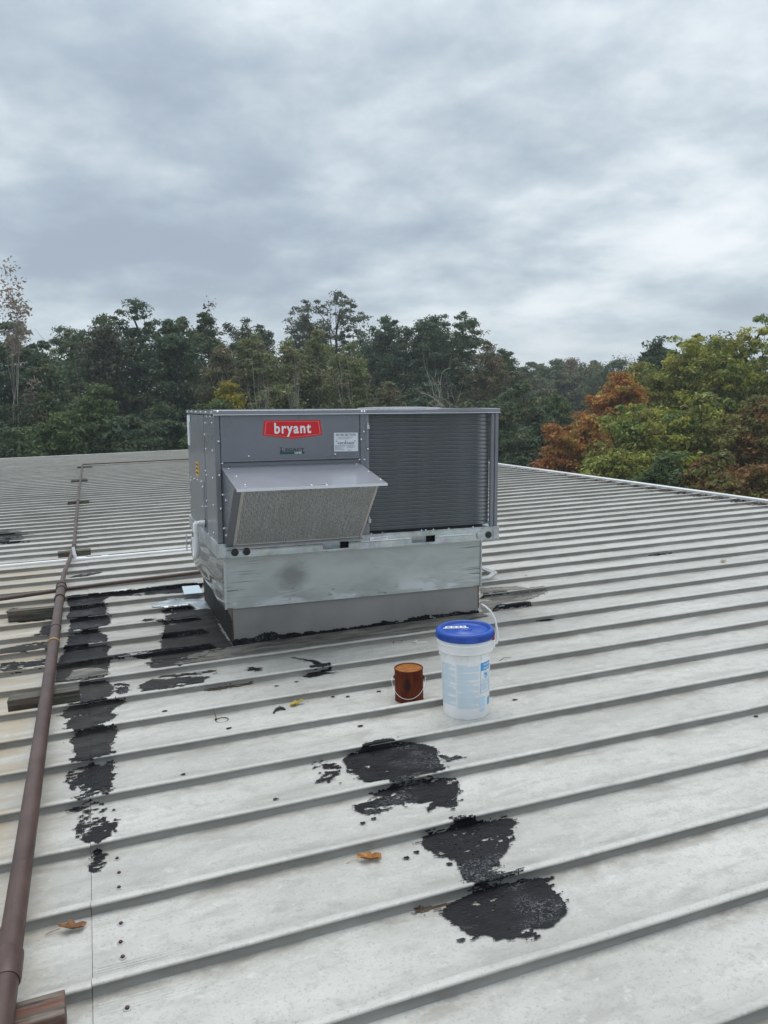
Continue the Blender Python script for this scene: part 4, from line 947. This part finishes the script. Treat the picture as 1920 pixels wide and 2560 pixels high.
# ------------------------------------------------------------------ rusty can
CN = (1.642, 4.098, .001)
cn = empty('paint_can', CN); cn.rotation_euler = (0, 0, to_cam+R_(90)); tag(cn, 'rusted brown one gallon paint can with a thin wire bail', 'paint can')
b = MB(); b.lathe([(.0001, .0), (.082, .0), (.084, .003), (.0825, .006), (.0825, .184), (.084, .187), (.0845, .191), (.083, .193), (.080, .192), (.079, .186)], seg=48); b.build('body', M_canside, cn)
b = MB(); b.lathe([(.0795, .1865), (.074, .1865), (.0725, .190), (.070, .190), (.0685, .186), (.0001, .1855)], seg=48); b.build('lid', M_canlid, cn)
for s in (-1, 1):
    b = MB(); b.lathe([(.0125, 0), (.011, .004), (.007, .008), (.0001, .009)], seg=14); o = b.build('bail_ear', M_canside, cn); o.location = (s*.0818, 0, .135); o.rotation_euler = (0, s*R_(90), 0)
b = MB(); b.tube([(.098*math.cos(a)*1.0, -.012-.088*math.sin(a)**.8 if 0 < a < math.pi else 0, .135-.098*math.sin(a)) for a in np.linspace(0, math.pi, 28)], .0013, 6); b.build('wire_bail', M_white, cn)

# ------------------------------------------------------------------ loose bits on the roof
def leaf(loc, size, rz, m_, label, curl=.25, lobes=5, seed=1):
    """a curled oak or maple leaf with lobes and a stalk"""
    r = random.Random(seed); n = 26; V = [(0, 0, .004)]; 
    for i in range(n):
        a = 2*math.pi*i/n; rad = size*(.66+.13*math.cos(lobes*a+.8)+.10*math.cos(2*a+r.uniform(-.3, .3))+r.uniform(-.10, .10)); x, y = rad*math.cos(a)*1.25, rad*math.sin(a)*.8
        V.append((x, y*.8, .003+abs(y)*curl*2.2+max(0, x)*curl*.9+r.uniform(0, .009)))
    b = MB(); b.add(V, [(0, i+1, (i+1) % n+1) for i in range(n)], False)
    o = b.build('fallen_leaf', m_); sol = o.modifiers.new('thick', 'SOLIDIFY'); sol.thickness = .0012
    st_ = MB(); st_.tube([(size*.9, 0, .012), (size*1.5, size*.1, .008), (size*1.9, size*.25, .004)], .0012, 5); st_.build('stalk', m_, o)
    o.location = loc; o.rotation_euler = (0, 0, R_(rz)); tag(o, label, 'leaf', 'fallen leaves on the roof'); return o

leaf((.884, 2.648, .001), .048, 165, M_leaf_or, 'curled orange dry leaf on the bare pan below the black patches', .30, 5, 3)
leaf((-.175, 2.66, .001), .044, 170, M_leaf_br, 'brown oak leaf against a rib near the bottom left, beside the end lap', .35, 5, 4)
leaf((1.009, 4.280, .001), .044, 10, M_leaf_ye, 'yellow and green leaf lying against a rib left of the rusty can', .3, 3, 5)
leaf((5.96, 6.19, .001), .045, 20, M_leaf_ta, 'pale tan leaf far out on the ribs at the right', .3, 4, 6)
b = MB(); R0 = .030
b.tube([(R0*math.cos(a)*1.15, R0*math.sin(a)*.9, .004+.003*math.sin(a)) for a in np.linspace(2.6, 2.6+2*math.pi*.97, 24)]+[(-.028, .018, .012), (-.032, .05, .03), (-.033, .075, .042)], .0022, 6)
b.box(-.036, -.026, .012, .022, .001, .012)
z_ = b.build('cable_tie', M_black); z_.location = (.575, 4.235, .001); tag(z_, 'black cable tie closed in a loop on the pan', 'cable tie')
b = MB(); b.tube([(0, 0, .004), (.02, .012, .012), (.045, .018, .014), (.062, .006, .010), (.07, -.006, .005)], [.004, .008, .010, .007, .003], 7); b.tube([(0, 0, .005), (-.006, -.014, .004)], [.005, .007], 6)
z_ = b.build('tar_scrap', M_black); z_.location = (.865, 4.225, .001); z_.rotation_euler = (0, 0, .2); tag(z_, 'small crumpled black scrap on the pan below the yellow leaf', 'scrap')
b = MB(); b.tube([(0, 0, .003), (.018, .010, .01), (.035, .004, .014), (.02, -.008, .010), (.0, 0, .006), (.05, -.01, .004), (.10, -.024, .003)], .0022, 6)
z_ = b.build('cable_tie', M_white); z_.location = (2.07, 5.07, .001); tag(z_, 'thin white cable tie lying on the pan behind the blue bucket lid', 'cable tie')
b = MB(); r = random.Random(5)
for i in range(26):
    x, y = r.gauss(0, .05), r.gauss(0, .016); a = r.uniform(0, 6.28); w_ = r.uniform(.008, .02)
    b.add([(x, y, .003), (x+w_*math.cos(a), y+w_*math.sin(a)*.6, .004+r.uniform(0, .016)), (x+w_*math.cos(a+1.2), y+w_*math.sin(a+1.2)*.6, .004+r.uniform(0, .012))], [(0, 1, 2)])
z_ = b.build('leaf_clump', M_bits); z_.location = (2.0, 5.16, .001); tag(z_, 'clump of brown dead leaves against the rib in front of the curb', 'leaf clump')
b = MB(); b.tube([(0, 0, .004), (.10, .02, .012), (.17, .06, .02), (.23, .07, .012)], [.003, .003, .002, .001], 5); b.tube([(.12, .03, .014), (.17, .02, .02)], .0014, 5)
z_ = b.build('twig', M_wood); z_.location = (2.30, 4.40, .001); tag(z_, 'thin broken twig beside the bucket handle', 'twig')
b = MB(); b.add([(0, 0, .048), (.20, .05, .049), (.16, .09, .049), (-.03, .05, .048), (0, 0, .049), (.20, .05, .050), (.16, .09, .050), (-.03, .05, .049)], [(0, 3, 2, 1), (4, 5, 6, 7), (0, 1, 5, 4), (1, 2, 6, 5), (2, 3, 7, 6), (3, 0, 4, 7)])
z_ = b.build('paper_scrap', M_label); z_.location = (.06, 7.72, -.04); tag(z_, 'white scrap of paper lying beside the right branch pipe', 'paper scrap')
# leaf litter caught in the pan ends along the right rake
V, F = [], []; r = random.Random(11)
for k in range(0, 46):
    for i in range(130 if k < 30 else 50):
        x = XR-.04-abs(r.gauss(0, .10)) ; y = RIB0+PITCH*k+.05+r.random()**.6*.34; z = .004+r.random()*.035*max(0, 1-(XR-x)/.45)
        s_ = r.uniform(.02, .05); a = r.uniform(0, 6.28); n = len(V)
        V += [(x, y, z), (x+s_*math.cos(a), y+s_*math.sin(a), z+r.uniform(-.006, .02)), (x+s_*math.cos(a+.9), y+s_*math.sin(a+.9), z+r.uniform(-.004, .02))]; F.append((n, n+1, n+2))
o = link_mesh('leaf_litter', np_mesh('leaf_litter', V, F, M_bits)); tag(o, 'dark leaf litter caught in the pan ends along the right roof edge', 'leaf litter', kind='stuff')

# thin autumn air
hzm = bpy.data.materials.new('air'); hzm.use_nodes = True; ht = hzm.node_tree; ht.nodes.clear()
pv_ = ht.nodes.new('ShaderNodeVolumePrincipled'); pv_.inputs['Color'].default_value = (.88, .94, 1, 1); pv_.inputs['Density'].default_value = HAZE; pv_.inputs['Anisotropy'].default_value = .2
ho = ht.nodes.new('ShaderNodeOutputMaterial'); ht.links.new(pv_.outputs[0], ho.inputs['Volume'])
if HAZE:
    tag(MB().box(-950, 950, -950, 950, GZ-1, 24).build('haze', hzm), kind='stuff')

# ------------------------------------------------------------------ trees
def foliage_mat(name, rough=.55, trans=.38):
    m = bpy.data.materials.new(name); m.use_nodes = True; nt = m.node_tree; nt.nodes.clear()
    a = nt.nodes.new('ShaderNodeAttribute'); a.attribute_name = 'Col'
    d = nt.nodes.new('ShaderNodeBsdfPrincipled'); d.inputs['Roughness'].default_value = rough; d.inputs['Specular IOR Level'].default_value = .35
    t_ = nt.nodes.new('ShaderNodeBsdfTranslucent'); mx = nt.nodes.new('ShaderNodeMixShader'); mx.inputs[0].default_value = trans
    o = nt.nodes.new('ShaderNodeOutputMaterial')
    nt.links.new(a.outputs[0], d.inputs['Base Color']); nt.links.new(a.outputs[0], t_.inputs[0]); nt.links.new(d.outputs[0], mx.inputs[1]); nt.links.new(t_.outputs[0], mx.inputs[2]); nt.links.new(mx.outputs[0], o.inputs[0])
    return m
M_fol = foliage_mat('foliage')
M_bark = mat('dark_bark', (.05, .042, .034), .9); M_palebark = mat('pale_grey_bark', (.26, .235, .20), .85)
q = NT(M_palebark); n = q.noise(q.mapping(q.pos(), (1, 1, .4)), 3, 4, .6); q.color(q.mix(q.rng(n, .35, .65), (.24, .22, .19), (.42, .39, .35)))

def limb(b, p0, p1, r0, r1, r, bend=.12, seg=5, sides=5, up=0.0):
    p0, p1 = np.array(p0), np.array(p1); L_ = np.linalg.norm(p1-p0)
    off = np.array([r.normal(0, bend), r.normal(0, bend), r.normal(0, bend*.5)-up])*L_
    pts = [p0+(p1-p0)*t+off*math.sin(math.pi*t)*.7+np.array([r.normal(0, .02), r.normal(0, .02), 0])*L_*(0 < t < 1) for t in np.linspace(0, 1, seg)]
    b.tube([tuple(p) for p in pts], list(np.linspace(r0, r1, seg)), sides, cap=False); return pts

def leaves(C, Rr, n, size, cols, r, spread=.9, droop=.25, aspect=1.5):
    """n leaf faces scattered through ellipsoid clumps C (m,3) with radii Rr (m,3)"""
    m = len(C); per = n//m
    ci = np.repeat(np.arange(m), per); N = len(ci)
    d = r.normal(size=(N, 3)); d /= np.linalg.norm(d, axis=1, keepdims=True)
    rad = r.random(N)**.45
    P = C[ci]+d*Rr[ci]*rad[:, None]
    nrm = d*.7+r.normal(size=(N, 3))*spread*.6+np.array([0, 0, .55]); nrm /= np.linalg.norm(nrm, axis=1, keepdims=True)
    a = np.cross(nrm, r.normal(size=(N, 3))); a[:, 2] -= droop*.4; a /= np.linalg.norm(a, axis=1, keepdims=True); b = np.cross(nrm, a)
    s = size*np.exp(r.normal(0, .28, N)); la = (s*aspect*.5)[:, None]; wb = (s*.5)[:, None]
    fold = nrm*(s*.16)[:, None]
    V = np.stack([P-a*la*.9-b*wb*.3, P+b*wb*.95+fold-a*la*.1, P+a*la], 1).reshape(-1, 3)
    F = np.arange(N*3).reshape(N, 3)
    cols = np.array(cols); cc = r.choice(len(cols), m, p=None)
    base = cols[cc][ci]; alt = cols[r.choice(len(cols), N)]; w = (r.random(N)**2*.7)[:, None]
    c = (base*(1-w)+alt*w)*np.exp(r.normal(0, .22, (N, 1)))
    return V, F, np.repeat(c, 3, 0)

KIND = {  # leaf colours, leaf size, density, bark, clump radius
 'dark':   ([(.046, .092, .048), (.058, .104, .048), (.070, .112, .050), (.092, .114, .050)], .15, 1.0, 'd', .66),
 'mid':    ([(.070, .118, .048), (.095, .138, .050), (.060, .106, .048), (.124, .134, .050)], .14, 1.0, 'd', .62),
 'airy':   ([(.062, .092, .052), (.090, .108, .058), (.115, .118, .068)], .14, .55, 'd', .56),
 'olive':  ([(.160, .200, .072), (.195, .220, .080), (.130, .172, .064), (.225, .210, .095)], .11, .95, 'p', .56),
 'yellow': ([(.30, .27, .028), (.36, .29, .028), (.20, .21, .03)], .11, 1.0, 'p', .42),
 'green':  ([(.082, .130, .036), (.105, .150, .042), (.068, .108, .036)], .12, 1.0, 'd', .48),
 'locust': ([(.200, .255, .046), (.300, .320, .054), (.135, .200, .046), (.390, .370, .062), (.23, .21, .05)], .125, .85, 'd', .52),
 'orange': ([(.40, .145, .036), (.46, .205, .042), (.36, .125, .036), (.24, .190, .044), (.42, .27, .05)], .115, 1.0, 'd', .48),
 'rust':   ([(.27, .125, .038), (.20, .095, .033), (.30, .160, .044), (.14, .155, .045), (.18, .190, .046)], .115, 1.0, 'd', .50),
 'far':    ([(.130, .170, .080), (.170, .190, .088), (.105, .150, .076), (.200, .190, .09)], .20, .9, 'd', .85),
 'farred': ([(.24, .115, .090), (.17, .14, .085), (.145, .165, .080)], .20, .8, 'd', .8),
 'brown':  ([(.150, .130, .068), (.118, .130, .060), (.185, .135, .068), (.092, .120, .050)], .11, .55, 'p', .55),
}
def tree(x, y, ztop, rad, kind, label, name='tree', cat='tree', group=None, seed=1, low=None, lobes=6, bare=0.0, dens=1.0, flat=.55):
    """ztop: crown top; rad: half width; low: crown bottom height"""
    r = np.random.default_rng(seed); cols, ls, dn, bark, cr = KIND[kind]
    root = empty(name, (x, y, GZ)); tag(root, label, cat, group)
    Ht = ztop-GZ; zl = (low if low is not None else -3.0)-GZ
    zl = min(zl, Ht-1.6*rad*.5)
    # several leaders of unequal height, each wrapped in flattened sprays of leaves
    rad = rad*1.38; C, SC = [], []
    nlead = max(3, lobes-2); lead = []
    for i in range(nlead):
        a = i*2.4+r.uniform(-.4, .4); d_ = rad*(.62 if i else .12)*r.uniform(.55, 1.0)
        lead.append((d_*math.cos(a), d_*math.sin(a), zl+(Ht-zl)*(1.0 if i == 0 else r.uniform(.80, .985)), rad*r.uniform(.54, .74)))
    area = sum(2*math.pi*L_[3]*(L_[2]-zl) for L_ in lead)
    ncl = int(max(50, min(420, area/(cr*cr)*.62)))
    for i in range(ncl):
        lx, ly, lh, lr = lead[r.integers(nlead)]
        t_ = r.random()**.82; w_ = lr*(1-t_**4.6)**.52*r.uniform(.75, 1.2); a = r.uniform(0, 6.28); q_ = r.random()**.35
        C.append((lx*(1-.25*t_)+w_*q_*math.cos(a), ly*(1-.25*t_)+w_*q_*math.sin(a), zl+(lh-zl)*t_*.985+r.normal(0, .15)))
        SC.append((1.0-.45*t_**3)*math.exp(r.normal(0, .32)))
    C = np.array(C); C[:, 2] = np.minimum(C[:, 2], Ht-.12); R_cl = cr*np.array(SC)[:, None]*np.array([[1.18, 1.18, flat]])
    nl = int(min(34000, ncl*95*dn*dens*(cr/.6)**2*(.14/ls)**1.6))
    V, F, c = leaves(C, R_cl, nl, ls, cols, r)
    # trunk and limbs
    b = MB(); tr = .035*Ht*.45+.06; bm = M_palebark if bark == 'p' else M_bark
    top = np.array([lead[0][0], lead[0][1], Ht-rad*.3])
    pts = limb(b, (0, 0, -.2), tuple(top), tr, tr*.18, r, .035, 9, 8)
    order = r.permutation(ncl)[:int(26+bare*40)]
    for i in order:
        t_ = np.clip((C[i, 2]/top[2])*r.uniform(.45, .8), .18, .95); j = t_*8; k = int(min(7, j)); p0 = pts[k]+(pts[k+1]-pts[k])*(j-k)
        L_ = np.linalg.norm(C[i]-p0); ps = limb(b, p0, C[i], max(.016, tr*.36*(1-t_*.6)), .010, r, .10, 5, 5, up=-.05)
        for s_ in range(2 if bare else 1):
            q0 = ps[r.integers(2, 4)]; limb(b, q0, np.minimum(q0+(C[i]-p0)*r.uniform(.25, .5)+r.normal(0, .16*L_, 3)*np.array([1, 1, .4]), [99, 99, max(q0[2], C[i, 2])]), .016, .006, r, .1, 4, 4)
    o = b.build('trunk', bm, root)
    if nl: link_mesh('crown', np_mesh('crown', V, F, M_fol, col=c), root)
    return root
def bare_tree(x, y, ztop, rad, label, seed, bm, depth=4, leafc=None, nleaf=0, lsize=.12, spread=.6, trunk=.5, group=None):
    r = np.random.default_rng(seed); root = empty('bare_tree', (x, y, GZ)); tag(root, label, 'tree', group); b = MB(); tips = []
    Ht = ztop-GZ
    def grow(p, d, L_, rd, dep):
        d = d/np.linalg.norm(d); e = p+d*L_; ps = limb(b, p, e, rd, rd*.62, r, .07, 5, 6 if dep > 1 else 4)
        if dep == 0: tips.append(e); return
        for i in range(r.integers(2, 4) if dep > 1 else 3):
            nd = d+r.normal(0, spread, 3); nd[2] = max(nd[2], -.1)+.22
            grow(ps[r.integers(2, 5)] if i else e, nd, L_*r.uniform(.5, .78), rd*.56, dep-1)
    grow(np.zeros(3)-np.array([0, 0, .2]), np.array([r.normal(0, .06), r.normal(0, .06), 1.0]), Ht*trunk, .026*Ht*.5+.03, depth)
    zmax = max(t_[2] for t_ in tips); xr = max(abs(t_[0]) for t_ in tips); yr = max(abs(t_[1]) for t_ in tips)
    kx = rad/max(xr, yr, .1); kz = Ht/zmax
    b.V = [(v_[0]*(kx if v_[2] > Ht*trunk*.6 else 1+(kx-1)*max(0, v_[2])/(Ht*trunk*.6)), v_[1]*(kx if v_[2] > Ht*trunk*.6 else 1+(kx-1)*max(0, v_[2])/(Ht*trunk*.6)), v_[2]*kz) for v_ in b.V]
    b.build('trunk', bm, root)
    if nleaf:
        T_ = np.array(tips)*np.array([kx, kx, kz]); V, F, c = leaves(T_, np.full((len(T_), 3), .45), nleaf, lsize, leafc, r); link_mesh('crown', np_mesh('crown', V, F, M_fol, col=c), root)
    return root
TREES = [
 # x, y, ztop, half width, kind, low, label, name, options
 ((-3.59, 46.86, 6.43, 2.77), 'dark', -4, 'dark green tree filling the left edge of the photo below the bare twigs', 'tree', {}),
 ((-0.92, 53.99, 6.8, 2.36), 'mid', -4, 'dark olive tree with a rounded top between the left edge and the tall dark tree', 'tree', {}),
 ((-1.89, 43.96, 4.07, 1.46), 'mid', -5, 'lower olive-green tree in front of the dark trees at the left', 'tree', {}),
 ((2.82, 51.92, 8.31, 2.63), 'dark', -4, 'tall dark broadleaf tree, highest of those left of the unit', 'tree', {'lobes': 8}),
 ((1.2, 49.99, 6.9, 1.21), 'airy', 1, 'open-branched tree with sky showing through, left shoulder of the tall dark tree', 'tree', {'dens': 0.7}),
 ((4.81, 48.76, 6.69, 2.06), 'dark', -4, 'dark green tree directly right of the tall dark tree', 'tree', {}),
 ((7.33, 53.5, 7.69, 1.97), 'mid', -4, 'dark tree with a pointed top above the left end of the unit', 'tree', {}),
 ((10.63, 57.02, 7.84, 1.43), 'airy', -3, 'narrow dark tree left of the young olive trees', 'tree', {'lobes': 8}),
 ((11.88, 56.77, 7.22, 1.34), 'airy', -2, 'narrow ragged tree behind the young olive trees', 'tree', {}),
 ((7.17, 44.42, 4.98, 1.28), 'brown', -4, 'thin brownish tree above the yellow bush', 'tree', {'bare': 0.6}),
 ((9.09, 45.09, 5.58, 1.3), 'olive', -5, 'young olive-leaved tree left of centre with pale upright stems', 'tree', {'bare': 0.8, 'dens': 0.9, 'group': 'slender young trees behind the unit'}),
 ((10.52, 43.75, 5.54, 1.33), 'olive', -5, 'young olive-leaved tree above the red badge', 'tree', {'bare': 0.8, 'dens': 0.9, 'group': 'slender young trees behind the unit'}),
 ((12.41, 44.29, 5.72, 1.36), 'olive', -5, 'tallest of the young olive-leaved trees, above the filter sticker', 'tree', {'bare': 0.8, 'dens': 0.95, 'group': 'slender young trees behind the unit'}),
 ((13.35, 40.88, 4.82, 1.35), 'olive', -5, 'young olive-green tree with a pale forked trunk right of centre', 'tree', {'bare': 0.8, 'dens': 0.8, 'group': 'slender young trees behind the unit'}),
 ((19.54, 63.04, 10.65, 3.52), 'airy', -3, 'tallest tree in the middle with a loose domed crown against the sky', 'tree', {'lobes': 8, 'dens': 1.25}),
 ((16.59, 61.81, 9.17, 1.63), 'airy', -3, 'loose tree forming the left shoulder of the tallest middle tree', 'tree', {}),
 ((21.04, 56.19, 7.85, 2.28), 'dark', -4, 'very dark tree right of the tallest middle tree', 'tree', {}),
 ((22.77, 53.34, 7.29, 2.21), 'dark', -4, 'dark tree above the middle of the condenser coil', 'tree', {}),
 ((26.28, 53.94, 8.1, 2.29), 'mid', -4, 'dark tree with a lumpy top above the right end of the unit', 'tree', {'lobes': 8}),
 ((25.34, 56.59, 7.94, 1.73), 'dark', -3, 'dark tree behind the dead pale-limbed tree', 'tree', {}),
 ((25.21, 47.76, 5.46, 1.52), 'brown', -4, 'brownish thin-leaved tree at the right end of the unit', 'tree', {'bare': 0.5}),
 ((30.01, 54.25, 5.3, 1.59), 'mid', -4, 'mid green tree right of the unit with a spiky top', 'tree', {}),
 ((25.16, 43.21, 2.44, 1.93), 'mid', -5, 'dark bushy tree just right of the unit', 'tree', {}),
 ((28.0, 43.82, 1.77, 1.62), 'green', -6, 'brighter green tree behind the small orange maples', 'tree', {}),
 ((49.0, 81.39, 5.56, 2.45), 'far', -4, 'distant olive tree in the gap, first from the unit', 'tree', {}),
 ((52.76, 82.58, 5.92, 2.54), 'far', -4, 'distant pale olive tree in the gap, second from the unit', 'tree', {}),
 ((56.75, 84.75, 6.01, 2.39), 'farred', -2, 'distant reddish tree in the middle of the gap', 'tree', {}),
 ((56.44, 80.12, 5.56, 2.57), 'far', -4, 'distant dull green tree in the gap, right of the reddish one', 'tree', {}),
 ((54.89, 73.83, 5.41, 2.67), 'mid', -4, 'distant dark tree at the right end of the gap', 'tree', {}),
 ((35.53, 43.29, 5.42, 1.14), 'dark', -2, 'dark tree top showing behind the yellow-green trees', 'tree', {}),
 ((26.52, 33.85, 3.27, 1.95), 'locust', -4, 'yellow-green feathery tree left of the right-hand group', 'tree', {}),
 ((28.37, 32.31, 4.88, 2.1), 'locust', -4, 'tall yellow-green feathery tree in the middle of the right-hand group', 'tree', {'lobes': 8}),
 ((31.46, 33.56, 4.35, 1.77), 'green', -4, 'green feathery tree behind the right-hand group', 'tree', {}),
 ((29.93, 29.47, 5.43, 2.24), 'locust', -4, 'tallest yellow-green feathery tree at the right edge', 'tree', {'lobes': 8}),
 ((24.66, 32.75, 2.75, 1.35), 'orange', -3, 'orange-red maple glowing left of the yellow-green trees', 'tree', {}),
 ((20.14, 31.04, 0.4, 0.69), 'orange', -5, 'small orange maple nearest the unit', 'tree', {}),
 ((21.81, 31.12, 0.71, 0.96), 'orange', -5, 'rounded orange maple between the small one and the feathery trees', 'tree', {}),
 ((22.33, 28.24, 1.24, 1.54), 'locust', -5, 'low yellow-green feathery tree in front of the orange-red maple', 'tree', {}),
 ((22.71, 25.3, 1.61, 1.67), 'locust', -5, 'broad low yellow-green tree above the roof trim', 'tree', {'lobes': 7}),
 ((19.69, 26.48, -0.45, 1.05), 'locust', -6, 'small olive-yellow tree just above the roof trim', 'tree', {}),
 ((19.88, 23.78, -0.48, 1.17), 'green', -6, 'low green tree at the roof trim below the feathery trees', 'tree', {}),
 ((23.61, 23.06, 1.48, 1.3), 'rust', -5, 'large rust-red tree at the right edge', 'tree', {}),
 ((20.61, 21.8, -0.41, 1.16), 'rust', -6, 'low rust-brown tree by the roof trim at the right', 'tree', {}),
 ((20.79, 20.22, -0.8, 0.98), 'rust', -6, 'low rust-brown tree in the right corner by the trim', 'tree', {}),
 ((6.57, 39.46, 2.93, 0.79), 'yellow', -3, 'bright yellow-green bush showing over the left end of the unit', 'shrub', {'lobes': 4}),
 ((5.75, 38.57, 1.93, 0.81), 'green', -3, 'green bush below the bright yellow one, behind the unit', 'shrub', {'lobes': 4}),
 ((4.32, 36.75, 0.42, 0.74), 'green', -5, 'light green bush at the left edge of the unit', 'shrub', {'lobes': 4}),
 ((14.53, 38.34, 2.61, 0.83), 'brown', -3, 'small olive bush with bare brown twigs above the fan cover', 'shrub', {'bare': 0.8, 'lobes': 4}),
 ((9.51, 40.91, 2.68, 1.18), 'olive', -4, 'pale understorey bush behind the red badge', 'shrub', {'lobes': 4}),
 ((-2.98, 37.88, 0.95, 1.49), 'mid', -5, 'dull olive bush at the left edge just above the roof', 'shrub', {'lobes': 4}),
 ((-1.12, 39.98, 1.57, 1.76), 'green', -5, 'mid green bush above the far roof edge at the left', 'shrub', {'lobes': 4}),
 ((0.47, 41.0, 2.85, 1.33), 'green', -5, 'light green climbing bush in front of the dark trees at the left', 'shrub', {'lobes': 5}),
 ((1.71, 39.96, 1.29, 1.71), 'dark', -5, 'dark bush above the far roof edge, left of the light one', 'shrub', {'lobes': 4}),
 ((3.53, 41.85, 1.81, 1.55), 'dark', -5, 'dark bush above the far roof edge, left of the unit', 'shrub', {'lobes': 4}),
 ((13.34, 41.93, 1.98, 1.79), 'mid', -4, 'dark green bush right behind the unit', 'shrub', {'lobes': 4}),
 ((18.84, 44.15, 2.59, 2.19), 'dark', -4, 'very dark bush behind the dead pale-limbed tree', 'shrub', {'lobes': 4}),
 ((20.44, 38.96, 1.55, 1.8), 'mid', -5, 'dark green bush at the right end of the unit', 'shrub', {'lobes': 4}),
 ((20.3, 34.47, -0.26, 1.24), 'dark', -6, 'dark bush right of the unit just above the roof edge', 'shrub', {'lobes': 4}),
]
for i, (tp, kind, low, label, name, kw) in enumerate(TREES):
    tree(*tp, kind, label, name, 'shrub' if name == 'shrub' else 'tree', kw.pop('group', None), seed=100+i*7, low=low, **kw)
V, F, c = None, None, None
r_ = np.random.default_rng(77); Cw, Rw = [], []
for a0, a1, Dw, zt in [(-0.15, 0.16, 70, 5.2), (0.16, 0.508, 76, 6.0), (0.651, 0.84, 60, 3.2), (0.498, 0.669, 120, 4.6)]:
    for i in range(230):
        a = r_.uniform(a0, a1); dd = Dw+r_.uniform(-4, 6); zc = r_.uniform(-5, zt+1.6*math.sin(a*23+zt)+.8*math.sin(a*61))
        Cw.append((dd*math.sin(a), dd*math.cos(a), zc)); Rw.append((1.8, 1.8, 1.0))
V, F, c = leaves(np.array(Cw), np.array(Rw)*np.exp(r_.normal(0, .25, (len(Cw), 1))), 130000, .19, [(.044, .078, .042), (.056, .090, .042), (.075, .095, .042)], r_)
tag(link_mesh('far_wood', np_mesh('far_wood', V, F, M_fol, col=c)), 'dark mass of woodland behind the separate trees', 'woodland', kind='stuff')
G_y = 'slender young trees behind the unit'
bare_tree(-3.54, 43.86, 8.82, 1.85, 'almost leafless tree with fine pale twigs against the sky at the left edge', 3, M_palebark, 6, [(.32, .26, .21), (.25, .20, .16)], 1500, .15, .5, .45)
bare_tree(9.14, 59.3, 9.06, 1.24, 'thin sparse tree with pale leaves sticking out above the left end of the unit', 5, M_palebark, 5, [(.09, .085, .05), (.12, .10, .06)], 1500, .16, .45, .5)
bare_tree(16.43, 34.82, 4.54, 1.67, 'dead tree with pale crooked limbs behind the condenser coil', 8, M_palebark, 4, None, 0, .1, .75, .55)
bare_tree(12.16, 37.05, 4.24, 0.79, 'leafless pale forked stem in front of the young tree right of centre', 12, M_palebark, 5, None, 0, .1, .5, .5)
bare_tree(7.99, 38.17, 4.43, 0.9, 'leafless pale stem in front of the young trees, left one behind the badge', 14, M_palebark, 5, None, 0, .1, .42, .45)
bare_tree(9.49, 37.83, 4.4, 0.9, 'leafless pale stem in front of the young trees, right above the badge', 17, M_palebark, 5, None, 0, .1, .42, .45)
